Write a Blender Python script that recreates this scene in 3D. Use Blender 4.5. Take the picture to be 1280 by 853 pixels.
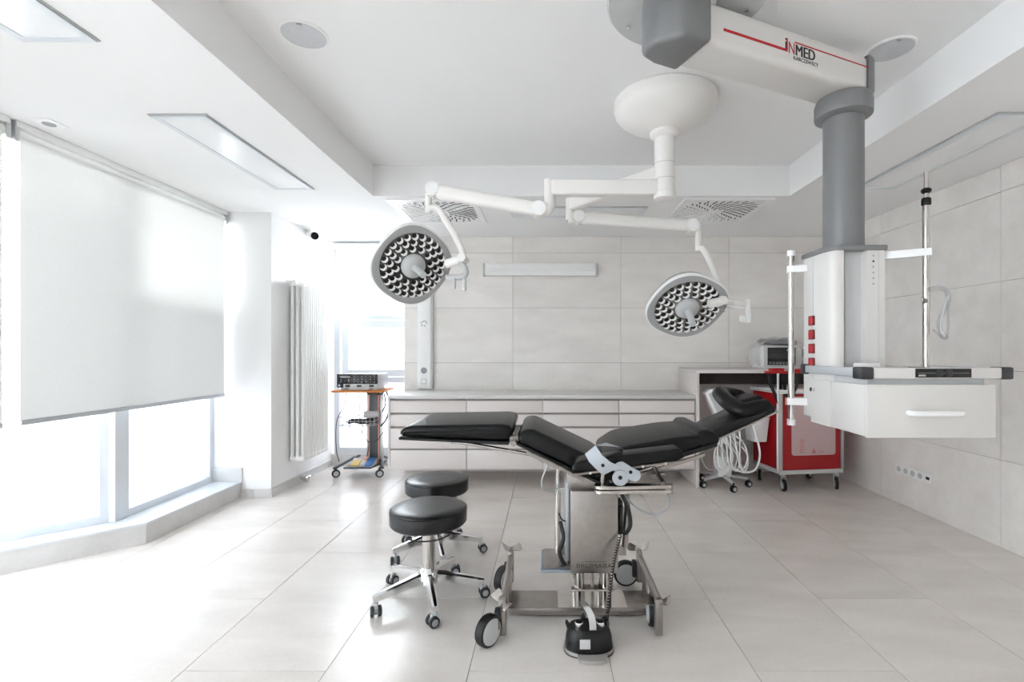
import bpy, bmesh, math, random
from mathutils import Vector, Matrix, Euler

for o in list(bpy.data.objects):
    bpy.data.objects.remove(o)
SC = bpy.context.scene
COL = SC.collection
random.seed(7)
R = math.radians

# ------------------------------------------------------------------ camera, world, exposure
EYE = 1.348                                   # camera height in metres
cam_data = bpy.data.cameras.new('camera')
cam_data.sensor_width = 36.0
cam_data.lens = 610.0 / 1280.0 * 36.0
cam_data.shift_x = -45.0 / 1280.0
cam_data.shift_y = 11.5 / 1280.0
cam_data.clip_start = 0.02
cam = bpy.data.objects.new('camera', cam_data)
cam.location = (0, 0, EYE)
cam.rotation_euler = (R(90), 0, 0)
COL.objects.link(cam)
SC.camera = cam

world = bpy.data.worlds.new('overcast_sky')
SC.world = world
world.use_nodes = True
bg = world.node_tree.nodes['Background']
bg.inputs[0].default_value = (0.945, 0.975, 1.01, 1)
bg.inputs[1].default_value = 2.6
SC.view_settings.view_transform = 'Standard'
SC.view_settings.look = 'None'
SC.view_settings.gamma = 1.0
SC.view_settings.use_curve_mapping = False
SC.view_settings.exposure = 2.83
SC.cycles.max_bounces = 14
SC.cycles.diffuse_bounces = 8
SC.cycles.transparent_max_bounces = 16
SC.cycles.caustics_reflective = False

def portal(loc, rot, sx, sy):
    l = bpy.data.lights.new('window_portal', 'AREA')
    l.shape = 'RECTANGLE'; l.size = sx; l.size_y = sy
    l.cycles.is_portal = True
    o = bpy.data.objects.new('window_portal', l)
    o.location = loc; o.rotation_euler = rot
    COL.objects.link(o)

# ------------------------------------------------------------------ materials
def mat(name, color, rough=0.5, metal=0.0, var=0.03, scale=8.0, bump=0.0, spec=0.5, coat=0.0, trans=0.0):
    m = bpy.data.materials.new(name); m.use_nodes = True
    nt = m.node_tree; p = nt.nodes['Principled BSDF']
    tc = nt.nodes.new('ShaderNodeTexCoord')
    nz = nt.nodes.new('ShaderNodeTexNoise'); nz.inputs['Scale'].default_value = scale; nz.inputs['Detail'].default_value = 4
    nt.links.new(tc.outputs['Object'], nz.inputs['Vector'])
    rp = nt.nodes.new('ShaderNodeValToRGB')
    rp.color_ramp.elements[0].position = 0.3; rp.color_ramp.elements[1].position = 0.7
    a = [max(0, c * (1 - var)) for c in color]; b = [min(1, c * (1 + var)) for c in color]
    rp.color_ramp.elements[0].color = (*a, 1); rp.color_ramp.elements[1].color = (*b, 1)
    nt.links.new(nz.outputs['Fac'], rp.inputs['Fac'])
    nt.links.new(rp.outputs['Color'], p.inputs['Base Color'])
    p.inputs['Roughness'].default_value = rough
    p.inputs['Metallic'].default_value = metal
    p.inputs['Specular IOR Level'].default_value = spec
    p.inputs['Coat Weight'].default_value = coat
    p.inputs['Transmission Weight'].default_value = trans
    if bump:
        n2 = nt.nodes.new('ShaderNodeTexNoise'); n2.inputs['Scale'].default_value = scale * 12
        nt.links.new(tc.outputs['Object'], n2.inputs['Vector'])
        bp = nt.nodes.new('ShaderNodeBump'); bp.inputs['Strength'].default_value = bump; bp.inputs['Distance'].default_value = 0.002
        nt.links.new(n2.outputs['Fac'], bp.inputs['Height'])
        nt.links.new(bp.outputs['Normal'], p.inputs['Normal'])
    return m

def stone(name, c0, c1, rough, axes, rnd=0.05):
    """large-format porcelain: cloudy base, drawn-out diagonal veins, a different cut for each tile"""
    m = bpy.data.materials.new(name); m.use_nodes = True
    nt = m.node_tree; p = nt.nodes['Principled BSDF']; L = nt.links.new
    tc = nt.nodes.new('ShaderNodeTexCoord'); oi = nt.nodes.new('ShaderNodeObjectInfo')
    sh = nt.nodes.new('ShaderNodeVectorMath'); sh.operation = 'MULTIPLY'; sh.inputs[1].default_value = (37, 53, 29)
    L(oi.outputs['Random'], sh.inputs[0])
    ad = nt.nodes.new('ShaderNodeVectorMath'); ad.operation = 'ADD'
    L(tc.outputs['Object'], ad.inputs[0]); L(sh.outputs[0], ad.inputs[1])
    mp = nt.nodes.new('ShaderNodeMapping'); mp.inputs['Rotation'].default_value = axes; mp.inputs['Scale'].default_value = (1.2, 3.6, 3.6)
    L(ad.outputs[0], mp.inputs['Vector'])
    n1 = nt.nodes.new('ShaderNodeTexNoise'); n1.inputs['Scale'].default_value = 1.6; n1.inputs['Detail'].default_value = 6; n1.inputs['Roughness'].default_value = 0.5; n1.inputs['Distortion'].default_value = 0.3
    L(mp.outputs[0], n1.inputs['Vector'])
    n2 = nt.nodes.new('ShaderNodeTexNoise'); n2.inputs['Scale'].default_value = 55; n2.inputs['Detail'].default_value = 5
    L(ad.outputs[0], n2.inputs['Vector'])
    mx = nt.nodes.new('ShaderNodeMath'); mx.operation = 'MULTIPLY_ADD'; mx.inputs[1].default_value = 0.35
    L(n2.outputs['Fac'], mx.inputs[0]); L(n1.outputs['Fac'], mx.inputs[2])
    rp = nt.nodes.new('ShaderNodeValToRGB')
    rp.color_ramp.elements[0].position = 0.38; rp.color_ramp.elements[1].position = 0.96
    rp.color_ramp.elements[0].color = (*c0, 1); rp.color_ramp.elements[1].color = (*c1, 1)
    L(mx.outputs[0], rp.inputs['Fac'])
    br = nt.nodes.new('ShaderNodeMath'); br.operation = 'MULTIPLY_ADD'; br.inputs[1].default_value = rnd; br.inputs[2].default_value = 1 - rnd / 2
    L(oi.outputs['Random'], br.inputs[0])
    mu = nt.nodes.new('ShaderNodeVectorMath'); mu.operation = 'SCALE'
    L(rp.outputs['Color'], mu.inputs[0]); L(br.outputs[0], mu.inputs['Scale'])
    L(mu.outputs[0], p.inputs['Base Color'])
    rr = nt.nodes.new('ShaderNodeMath'); rr.operation = 'MULTIPLY_ADD'; rr.inputs[1].default_value = 0.05; rr.inputs[2].default_value = rough - 0.025
    L(n1.outputs['Fac'], rr.inputs[0]); L(rr.outputs[0], p.inputs['Roughness'])
    return m

def glass(name, tint, gloss=0.04):
    m = bpy.data.materials.new(name); m.use_nodes = True
    nt = m.node_tree; nt.nodes.remove(nt.nodes['Principled BSDF']); L = nt.links.new
    out = nt.nodes['Material Output']
    t = nt.nodes.new('ShaderNodeBsdfTransparent'); t.inputs[0].default_value = (*tint, 1)
    g = nt.nodes.new('ShaderNodeBsdfGlossy'); g.inputs['Roughness'].default_value = gloss
    lw = nt.nodes.new('ShaderNodeLayerWeight'); lw.inputs['Blend'].default_value = .12
    fr = nt.nodes.new('ShaderNodeMath'); fr.operation = 'MULTIPLY_ADD'; fr.inputs[1].default_value = .35; fr.inputs[2].default_value = .02
    L(lw.outputs['Facing'], fr.inputs[0])
    mx = nt.nodes.new('ShaderNodeMixShader')
    L(fr.outputs[0], mx.inputs[0]); L(t.outputs[0], mx.inputs[1]); L(g.outputs[0], mx.inputs[2]); L(mx.outputs[0], out.inputs[0])
    return m

def sheer(name, color, f_trans, f_open, weave=900):
    """woven or frosted sheet: reflects, lets diffused light through, and stays a little open"""
    m = bpy.data.materials.new(name); m.use_nodes = True
    nt = m.node_tree; nt.nodes.remove(nt.nodes['Principled BSDF']); L = nt.links.new
    out = nt.nodes['Material Output']
    tc = nt.nodes.new('ShaderNodeTexCoord'); nz = nt.nodes.new('ShaderNodeTexNoise'); nz.inputs['Scale'].default_value = weave / 10; nz.inputs['Detail'].default_value = 3
    L(tc.outputs['Object'], nz.inputs['Vector'])
    rp = nt.nodes.new('ShaderNodeValToRGB'); rp.color_ramp.elements[0].position = .3; rp.color_ramp.elements[1].position = .7
    rp.color_ramp.elements[0].color = (*[c * .97 for c in color], 1); rp.color_ramp.elements[1].color = (*color, 1)
    L(nz.outputs['Fac'], rp.inputs['Fac'])
    d = nt.nodes.new('ShaderNodeBsdfDiffuse'); tl = nt.nodes.new('ShaderNodeBsdfTranslucent'); tp = nt.nodes.new('ShaderNodeBsdfTransparent')
    L(rp.outputs[0], d.inputs[0]); L(rp.outputs[0], tl.inputs[0])
    m1 = nt.nodes.new('ShaderNodeMixShader'); m1.inputs[0].default_value = f_trans
    m2 = nt.nodes.new('ShaderNodeMixShader'); m2.inputs[0].default_value = f_open
    L(d.outputs[0], m1.inputs[1]); L(tl.outputs[0], m1.inputs[2]); L(m1.outputs[0], m2.inputs[1]); L(tp.outputs[0], m2.inputs[2]); L(m2.outputs[0], out.inputs[0])
    return m

M = {}
M['paint'] = mat('white_wall_paint', (.88, .878, .875), .6, var=.006, scale=3, bump=.03)
M['ceil'] = mat('white_ceiling_paint', (.87, .868, .865), .75, var=.006, scale=3, bump=.03)
M['floor'] = stone('floor_porcelain', (.68, .632, .590), (.81, .762, .718), .248, (0, 0, R(25)), .05)
M['wtile'] = stone('wall_porcelain', (.76, .728, .695), (.89, .86, .828), .42, (0, R(20), R(15)), .06)
M['grout'] = mat('grey_grout', (.27, .26, .25), .9)
M['plinth'] = stone('plinth_porcelain', (.55, .54, .53), (.68, .67, .66), .35, (0, 0, R(40)), .04)
M['frame'] = mat('white_window_frame', (.66, .69, .72), .3, var=.005)
M['glass'] = glass('clear_window_glass', (.97, .985, .99))
M['frost'] = sheer('frosted_window_film', (.56, .577, .595), .92, .03)
M['blind'] = sheer('sheer_blind_fabric', (.88, .88, .865), .205, .02)
M['alu'] = mat('anodised_aluminium', (.58, .58, .58), .34, .9, var=.02)
M['alug'] = mat('grey_aluminium_trim', (.48, .50, .52), .40, .3, var=.02)
M['white'] = mat('white_plastic', (.88, .88, .87), .35, var=.008)
M['enamel'] = mat('white_enamel', (.90, .90, .89), .28, var=.005)
M['cream'] = mat('warm_white_enamel', (.82, .80, .77), .28, var=.008)
M['pwhite'] = mat('ivory_pendant_lacquer', (.67, .65, .625), .34, var=.006)
M['pgrey'] = mat('grey_lacquer', (.20, .20, .205), .40, .15, var=.02)
M['midgrey'] = mat('mid_grey_plastic', (.36, .365, .37), .42, var=.02)
M['lgrey'] = mat('light_grey_plastic', (.55, .56, .56), .4, var=.02)
M['steel'] = mat('brushed_stainless', (.36, .335, .315), .30, 1, var=.06, scale=30)
M['steelp'] = mat('polished_stainless', (.56, .53, .505), .18, 1, var=.04)
M['chrome'] = mat('chrome', (.80, .80, .80), .13, 1, var=.01)
M['leather'] = mat('black_upholstery', (.0042, .0042, .0046), .36, var=.15, scale=20, bump=.08, spec=.24)
M['vinyl'] = mat('black_stool_vinyl', (.005, .005, .006), .30, var=.1, scale=20, bump=.04, spec=.42)
M['blackm'] = mat('black_lacquer', (.005, .005, .0055), .36, var=.1, spec=.35)
M['rubber'] = mat('black_rubber', (.008, .008, .009), .55, var=.1)
M['dgrey'] = mat('charcoal_plastic', (.028, .029, .032), .45, var=.06)
M['cab'] = mat('greige_laminate', (.72, .672, .650), .42, var=.012, scale=3)
M['cabdark'] = mat('taupe_handle_channel', (.30, .275, .26), .5, var=.03)
M['worktop'] = stone('light_stone_worktop', (.60, .585, .565), (.73, .715, .70), .35, (0, 0, R(10)), .02)
M['brown'] = mat('dark_brown_laminate', (.026, .020, .018), .5, var=.08)
M['red'] = mat('red_lacquer', (.34, .0015, .005), .32, var=.03)
M['redp'] = mat('red_plastic', (.45, .003, .008), .35, var=.03)
M['reddk'] = mat('dark_red_socket', (.13, .001, .004), .35, var=.03)
M['pane'] = sheer('frosted_acrylic_pane', (.80, .62, .62), .25, .22)
M['bag'] = sheer('clear_plastic_wrap', (.82, .82, .82), .4, .55)
M['clear'] = glass('clear_plastic', (.90, .91, .92), .1)
M['orange'] = mat('orange_wood_shelf', (.60, .19, .03), .45, var=.08)
M['blue'] = mat('blue_pedal', (.03, .18, .50), .4)
M['yellow'] = mat('yellow_pedal', (.60, .38, .05), .4)
M['salmon'] = mat('salmon_trim', (.75, .36, .27), .45)
M['screen'] = mat('dark_display', (.012, .013, .016), .25, var=.1)
M['diff'] = sheer('frosted_light_diffuser', (.86, .87, .88), .35, 0, 300)
M['ink'] = mat('black_print', (.006, .006, .007), .5)
M['slate'] = mat('slate_blue_metal', (.085, .10, .115), .4, .2)
M['facade'] = mat('pale_render', (.80, .77, .75), .85, var=.03, scale=1)
M['fwin'] = mat('grey_far_window', (.45, .42, .42), .4, var=.05)
M['paving'] = mat('pale_paving', (.72, .72, .72), .9, var=.06, scale=2)
M['led'] = mat('led_reflector_cup', (.90, .90, .89), .22, .1, var=.02)
M['leddark'] = mat('dark_led_lens', (.012, .010, .010), .3, var=.1)
M['diffg'] = mat('satin_light_diffuser', (.86, .87, .88), .16, var=.004)
M['spkg'] = mat('grey_speaker_mesh', (.60, .61, .63), .6, var=.10, scale=220)
M['strapm'] = mat('bluish_sheet_steel', (.50, .54, .58), .34, .7, var=.05)
M['inkg'] = mat('grey_print', (.07, .065, .062), .5)
M['slatel'] = mat('blue_grey_rim', (.22, .26, .29), .4, .4)
M['bezel'] = mat('grey_lamp_bezel', (.40, .405, .405), .42, var=.02)
M['ledplate'] = mat('satin_reflector_plate', (.33, .325, .32), .22, .85, var=.04)
M['pinkink'] = mat('faded_red_print', (.55, .22, .22), .5)
M['pframe'] = mat('pale_grey_panel_frame', (.70, .73, .76), .4, var=.01)
M['lgrey2'] = mat('silver_housing', (.50, .51, .53), .4, .2, var=.02)
M['platem'] = mat('satin_base_plate', (.42, .40, .38), .4, .3, var=.03)
M['dgreyl'] = mat('grey_pouch', (.22, .22, .23), .5, var=.2)

# ------------------------------------------------------------------ mesh collecting
def Y2D(d):
    """matrix turning local +Z onto direction d"""
    d = Vector(d).normalized()
    return d.to_track_quat('Z', 'Y').to_matrix().to_4x4()

class MB:
    def __init__(self): self.v = []; self.f = []
    def add(self, vs, fs, m=None):
        n = len(self.v)
        self.v += [tuple(m @ Vector(p)) if m else tuple(p) for p in vs]
        self.f += [tuple(i + n for i in f) for f in fs]
        return self
    def bm(self, b, m=None):
        b.verts.index_update()
        self.add([v.co.copy() for v in b.verts], [[v.index for v in f.verts] for f in b.faces], m); b.free()
        return self
    def box(self, c, s, rot=None, bev=0.0, seg=2, m=None):
        T = Matrix.Translation(c) @ (Euler(rot).to_matrix().to_4x4() if rot else Matrix()) @ Matrix.Diagonal((*s, 1))
        if m: T = m @ T
        b = bmesh.new(); bmesh.ops.create_cube(b, size=1.0, matrix=T)
        if bev: bmesh.ops.bevel(b, geom=b.edges[:], offset=bev, segments=seg, profile=.5, affect='EDGES')
        return self.bm(b)
    def bx(self, x0, x1, y0, y1, z0, z1, bev=0.0, seg=2, m=None):
        return self.box(((x0+x1)/2, (y0+y1)/2, (z0+z1)/2), (abs(x1-x0), abs(y1-y0), abs(z1-z0)), None, bev, seg, m)
    def cyl(self, p0, p1, r0, r1=None, seg=20, m=None):
        r1 = r0 if r1 is None else r1
        p0 = Vector(p0); p1 = Vector(p1); d = p1 - p0; q = Y2D(d)
        return self.lathe([(r0, 0), (r1, d.length)], Matrix.Translation(p0) @ q if m is None else m @ Matrix.Translation(p0) @ q, seg)
    def lathe(self, prof, m=None, seg=24, caps=True):
        vs = []; fs = []
        for r, z in prof:
            for k in range(seg):
                a = 2*math.pi*k/seg; vs.append((r*math.cos(a), r*math.sin(a), z))
        for i in range(len(prof)-1):
            for k in range(seg):
                k2 = (k+1) % seg
                fs.append((i*seg+k, i*seg+k2, (i+1)*seg+k2, (i+1)*seg+k))
        if caps:
            if prof[0][0] > 1e-6: fs.append(tuple(reversed(range(seg))))
            if prof[-1][0] > 1e-6: fs.append(tuple((len(prof)-1)*seg+k for k in range(seg)))
        return self.add(vs, fs, m)
    def tube(self, pts, r, seg=10, m=None, caps=True, squash=None):
        pts = [Vector(p) for p in pts]; n = len(pts)
        rs = r if isinstance(r, (list, tuple)) else [r]*n
        vs = []; fs = []; up = None
        for i, p in enumerate(pts):
            t = (pts[min(i+1, n-1)] - pts[max(i-1, 0)]).normalized()
            if up is None:
                up = Vector((0, 0, 1)) if abs(t.z) < .9 else Vector((0, 1, 0))
            up = (up - t*up.dot(t)).normalized(); s = t.cross(up)
            for k in range(seg):
                a = 2*math.pi*k/seg
                vs.append(p + s*(rs[i]*math.cos(a)) + up*(rs[i]*math.sin(a)*(squash or 1)))
        for i in range(n-1):
            for k in range(seg):
                k2 = (k+1) % seg; fs.append((i*seg+k, i*seg+k2, (i+1)*seg+k2, (i+1)*seg+k))
        if caps: fs.append(tuple(reversed(range(seg)))); fs.append(tuple((n-1)*seg+k for k in range(seg)))
        return self.add(vs, fs, m)
    def prism(self, poly, a0, a1, axis='y', bev=0.0, seg=3, m=None):
        """polygon in the two other axes, pushed along axis from a0 to a1"""
        def P(u, w, a): return {'y': (u, a, w), 'z': (u, w, a), 'x': (a, u, w)}[axis]
        b = bmesh.new()
        lo = [b.verts.new(P(u, w, a0)) for u, w in poly]; hi = [b.verts.new(P(u, w, a1)) for u, w in poly]
        b.faces.new(lo); b.faces.new(list(reversed(hi)))
        for i in range(len(poly)):
            j = (i+1) % len(poly); b.faces.new((lo[j], lo[i], hi[i], hi[j]))
        bmesh.ops.recalc_face_normals(b, faces=b.faces[:])
        if bev: bmesh.ops.bevel(b, geom=b.edges[:], offset=bev, segments=seg, profile=.5, affect='EDGES')
        return self.bm(b, m)
    def mesh(self, name, material, smooth=True):
        me = bpy.data.meshes.new(name); me.from_pydata(self.v, [], self.f); me.validate()
        b = bmesh.new(); b.from_mesh(me); bmesh.ops.recalc_face_normals(b, faces=b.faces[:]); b.to_mesh(me); b.free()
        me.materials.append(M[material] if isinstance(material, str) else material)
        if smooth:
            me.polygons.foreach_set('use_smooth', [True]*len(me.polygons)); me.set_sharp_from_angle(angle=R(35))
        return me

WM = {}
def link(name, me, parent=None, local=False, matrix=None):
    """matrix or vertices in world space unless local; children keep the frame of their thing"""
    o = bpy.data.objects.new(name, me); COL.objects.link(o)
    W = WM.get(parent, Matrix())
    if parent is not None:
        o.parent = parent
    if matrix is not None:
        o.matrix_local = matrix if local else W.inverted() @ matrix
        WM[o] = W @ o.matrix_local if parent is not None else o.matrix_local.copy()
    elif parent is not None and not local:
        me.transform(W.inverted()); WM[o] = W
    else:
        WM[o] = W
    return o
def part(name, mb, material, parent=None, smooth=True, local=False, label=None, kind=None):
    o = link(name, mb.mesh(name, material, smooth), parent, local)
    if label: o['label'] = label
    if kind: o['kind'] = kind
    return o
def tag(o, label=None, cat=None, group=None, kind=None):
    if label: o['label'] = label
    if cat: o['category'] = cat
    if group: o['group'] = group
    if kind: o['kind'] = kind
    return o
def thing(name, label, cat, loc=(0, 0, 0), rz=0.0, group=None):
    o = bpy.data.objects.new(name, None); COL.objects.link(o); o.empty_display_size = .1
    o.location = loc; o.rotation_euler = (0, 0, rz)
    WM[o] = Matrix.Translation(loc) @ Matrix.Rotation(rz, 4, 'Z')
    return tag(o, label, cat, group)
def struct(name, mb, material, parent=None, smooth=False, label=None):
    o = part(name, mb, material, parent, smooth)
    if parent is None: o['kind'] = 'structure'
    if label: o['label'] = label
    return o
def copy_tree(o, parent=None):
    c = o.copy(); COL.objects.link(c)
    if parent is not None: c.parent = parent
    for ch in list(o.children): copy_tree(ch, c)
    return c
def text(name, s, size, material, parent, matrix, depth=.0006, align='CENTER', sx=1.0, bold=.0):
    cu = bpy.data.curves.new(name, 'FONT'); cu.body = s; cu.size = size; cu.extrude = depth; cu.align_x = align; cu.resolution_u = 3; cu.offset = size*bold
    t = bpy.data.objects.new(name, cu); COL.objects.link(t)
    me = bpy.data.meshes.new_from_object(t); bpy.data.objects.remove(t)
    me.transform(Matrix.Diagonal((sx, 1, 1, 1)))
    me.materials.clear(); me.materials.append(M[material])
    return link(name, me, parent, False, matrix)
def frame_m(o, x, y):
    """matrix with given origin, x axis and y axis"""
    x = Vector(x).normalized(); y = Vector(y); z = x.cross(y).normalized(); y = z.cross(x)
    m = Matrix((x, y, z)).transposed().to_4x4(); m.translation = Vector(o); return m
def arc(c, r, a0, a1, n, fn):
    return [fn(c[0] + r*math.cos(a0+(a1-a0)*i/n), c[1] + r*math.sin(a0+(a1-a0)*i/n)) for i in range(n+1)]
def spline(pts, n=8):
    """Catmull-Rom through the points"""
    P = [Vector(p) for p in pts]; P = [P[0]*2-P[1]] + P + [P[-1]*2-P[-2]]; out = []
    for i in range(1, len(P)-2):
        a, b, c, d = P[i-1:i+3]
        for k in range(n):
            t = k/n
            out.append(.5*((2*b)+(c-a)*t+(2*a-5*b+4*c-d)*t*t+(3*b-a-3*c+d)*t**3))
    out.append(P[-2]); return out

# ================================================================== THE ROOM
XR, YB, ZS, ZC = 3.09, 5.42, 2.61, 2.86      # right wall, back wall, soffit, raised ceiling
XL, YP, YN = -2.53, 4.46, 5.73                # radiator wall, pier face, window niche
Y0 = -2.4                                     # wall behind the camera
G = .0016                                     # half of a tile joint

floor = struct('floor', MB().bx(-4.3, 3.3, Y0-.1, 5.9, -.12, -.004), 'grout')
tile_me = {}
def tile_piece(name, x0, x1, y0, y1, z0, z1, material, parent):
    key = (round(x1-x0, 4), round(y1-y0, 4), round(z1-z0, 4), material)
    if key not in tile_me:
        hx, hy, hz = (x1-x0)/2, (y1-y0)/2, (z1-z0)/2
        tile_me[key] = MB().box((0, 0, 0), (2*hx, 2*hy, 2*hz)).mesh(name, material, False)
    return link(name, tile_me[key], parent, False, Matrix.Translation(((x0+x1)/2, (y0+y1)/2, (z0+z1)/2)))
for i in range(-9, 4):
    xa, xb = .868 + .6*i, .868 + .6*(i+1)
    off = 2.05 if i % 2 == 0 else 2.648
    xa2, xb2 = max(xa, -4.2), min(xb, XR + .05)
    if xb2 - xa2 < .05: continue
    for j in range(-4, 4):
        ya, yb = off + 1.2*j, off + 1.2*(j+1)
        yb2 = min(yb, 5.72); ya2 = max(ya, Y0)
        if yb2 - ya2 < .05: continue
        tile_piece('floor_tile', xa2+G, xb2-G, ya2+G, yb2-G, -.012, 0, 'floor', floor)

# back wall: slab and stacked 120 x 60 tiles
wall_back = struct('wall_back', MB().bx(-1.585, XR+.2, YB+.009, YB+.45, -.1, 2.95), 'grout')
for k in range(-1, 4):
    xa, xb = -.391 + 1.2*k, -.391 + 1.2*(k+1)
    xa2, xb2 = max(xa, -1.587), min(xb, XR+.008)
    for r in range(5):
        z0, z1 = .61*r - .012, min(.61*(r+1) - .012, ZS)
        tile_piece('wall_tile', xa2+G, xb2-G, YB, YB+.012, max(z0, 0)+G, z1-G, 'wtile', wall_back)
wall_right = struct('wall_right', MB().bx(XR+.009, XR+.2, Y0-.1, YB+.3, -.1, 2.95), 'grout')
for k in range(-5, 2):
    ya, yb = 3.33 + 1.2*k, 3.33 + 1.2*(k+1)
    ya2, yb2 = max(ya, Y0), min(yb, YB)
    if yb2 - ya2 < .02: continue
    for r in range(5):
        z0, z1 = .61*r - .012, min(.61*(r+1) - .012, ZS)
        tile_piece('wall_tile', XR, XR+.012, ya2+G, yb2-G, max(z0, 0)+G, z1-G, 'wtile', wall_right)

# ceiling: soffit all round a raised field
ceil = MB()
RX0, RX1, RY0, RY1 = -1.43, 1.975, -1.6, 3.99
ceil.bx(-4.3, RX0, Y0-.1, 5.9, ZS, 3.0).bx(RX1, XR+.2, Y0-.1, 5.9, ZS, 3.0)
ceil.bx(RX0, RX1, RY1, 5.9, ZS, 3.0).bx(RX0, RX1, Y0-.1, RY0, ZS, 3.0).bx(RX0, RX1, RY0, RY1, ZC, 3.0)
struct('ceiling', ceil, 'ceil')

# left side: pier, radiator wall, niche, rear wall behind the camera
struct('wall_left', MB().bx(-3.45, XL, YP, YN+.25, -.05, ZS+.05), 'paint')
struct('wall_rear', MB().bx(-4.3, XR+.2, Y0-.25, Y0, -.1, 2.95), 'paint')
struct('baseboard_left', MB().bx(-2.80, XL+.001, YP-.012, YP+.01, 0, .08).bx(XL-.01, XL+.012, YP-.012, YN, 0, .08), 'plinth')
struct('baseboard_back', MB().bx(XL+.012, -1.587, YN-.05, YN+.1, 0, .135), 'plinth')

# glazed front: straight bay, 45 degree bay, then straight on past the camera
SX, SK = -2.80, 3.40
def run(name, pts, w, z0, z1, material, label=None):
    """plan polyline offset to the outside (left) by w, closed into a prism"""
    poly = pts + list(reversed([(x - dx*w, y - dy*w) for (x, y), (dx, dy) in zip(pts, [(1, 0)]*len(pts))]))
    return struct(name, MB().prism(poly, z0, z1, 'z'), material, label=label)
sill = struct('trim_1', MB().prism([(SX, YP), (SX, SK), (-3.62, SK-.82), (-3.62, Y0), (-4.2, Y0), (-4.2, 2.4), (-3.45, YP)], 0, .13, 'z'), 'plinth', label='pale stone plinth under the glazed front')
struct('trim_2', MB().prism([(SX+.006, YP), (SX+.006, SK-.003), (-3.614, SK-.822), (-3.614, Y0), (-4.2, Y0), (-4.2, 2.4), (-3.45, YP)], .132, .147, 'z'), 'frame', label='white sill board on the stone plinth')
struct('trim_3', MB().bx(-3.06, SX+.01, YP-.014, YP+.01, .147, .275), 'plinth', label='upright stone end piece on the sill')

def window(name, a, b, z0, z1, bars, glass_m, transom_m='frame', fw=.055, fd=.07):
    """frame, glass and cross bars between plan points a and b"""
    ax, ay = a; bx_, by = b
    L_ = math.hypot(bx_-ax, by-ay); ang = math.atan2(by-ay, bx_-ax)
    T = Matrix.Translation((ax, ay, 0)) @ Matrix.Rotation(ang, 4, 'Z')
    root = bpy.data.objects.new(name, None); COL.objects.link(root); root['kind'] = 'structure'
    root.matrix_local = T; WM[root] = T
    part('window_frame', MB().bx(0, fw, -fd/2, fd/2, z0, z1, m=T).bx(L_-fw, L_, -fd/2, fd/2, z0, z1, m=T).bx(fw, L_-fw, -fd/2, fd/2, z0, z0+fw, m=T).bx(fw, L_-fw, -fd/2, fd/2, z1-fw, z1, m=T), 'frame', root, False)
    zs = [z0+fw] + [q for zc in bars for q in (zc-.03, zc+.03)] + [z1-fw]
    for zc in bars: part('transom', MB().bx(fw, L_-fw, -fd/2, fd/2, zc-.03, zc+.03, m=T), 'frame', root, False)
    for i in range(0, len(zs), 2):
        part('pane', MB().bx(fw-.005, L_-fw+.005, -.004, .004, zs[i]-.004, zs[i+1]+.004, m=T), glass_m if isinstance(glass_m, str) else glass_m[i//2], root, False)
    return root
CX, CY = -3.06, 3.45
window('window_1', (CX, CY+.02), (CX-.03, YP), .147, ZS, [1.72], ['frost', 'glass'])
window('window_2', (CX-.92, CY-.92), (CX-.02, CY-.02), .147, ZS, [2.24], ['frost', 'glass'])
window('window_3', (-3.99, .1), (-3.99, CY-.94), .147, ZS, [1.7], ['frost', 'glass'])
window('window_4', (-3.99, Y0), (-3.99, .1), .147, ZS, [1.7], ['frost', 'glass'])
struct('trim_4', MB().prism([(CX+.045, CY-.05), (CX+.045, CY+.06), (CX-.06, CY+.06), (CX-.06, CY-.05)], .147, ZS, 'z'), 'frame', label='white corner mullion where the glazed front turns')
# niche window in the back
wn = window('window_5', (XL+.02, YN+.02), (-1.50, YN+.02), .135, ZS, [1.735, 1.0], ['frost', 'glass', 'glass'], fw=.07)
part('sash', MB().bx(-2.405, -2.33, YN-.04, YN+.0, 1.04, 1.69).bx(-1.62, -1.55, YN-.04, YN+.0, 1.04, 1.69).bx(-2.33, -1.62, YN-.04, YN, 1.04, 1.12).bx(-2.33, -1.62, YN-.04, YN, 1.61, 1.69), 'frame', wn, False)
struct('wall_niche', MB().bx(-1.60, -1.572, YB+.012, YN+.2, 0, ZS+.02), 'paint')

# portals help the sky light find the window openings
portal((-3.12, 3.95, 1.38), (0, R(-90), 0), 2.4, .95)
portal((-3.56, 3.0, 1.38), Euler((0, R(-90), R(-45))), 2.4, 1.25)
portal((-4.03, .05, 1.38), (0, R(-90), 0), 2.4, 4.8)
portal((-2.0, YN+.1, 1.38), (R(-90), 0, 0), .95, 2.4)

# outside: paving and a pale house across the street
struct('ground_outside', MB().bx(-60, -4.4, -40, 60, -.3, -.14).bx(-4.4, 20, 6.3, 60, -.3, -.14), 'paving')
bd = thing('building', 'pale rendered house across the street behind the narrow window', 'building', (-7.5, 26, -.14))
part('facade_wall', MB().bx(-19, 2, 26, 34, -.14, 8.2), 'facade', bd, False)
part('roof', MB().prism([(-19.4, 8.2), (2.4, 8.2), (1.2, 9.6), (-18.2, 9.6)], 25.7, 34.3, 'y'), 'fwin', bd, False)
wme = MB().box((0, 0, 0), (1.0, .12, 1.5)).mesh('facade_window', 'fwin', False)
for r in range(3):
    for c in range(8):
        link('facade_window', wme, bd, False, Matrix.Translation((-17.3+2.45*c, 25.98, 1.7+2.7*r)))

# ================================================================== FITTINGS
def at(px, py, d):
    """point at depth d seen at photo pixel (px, py)"""
    return Vector(((px-685)*d/610, d, EYE-(py-438)*d/610))

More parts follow.
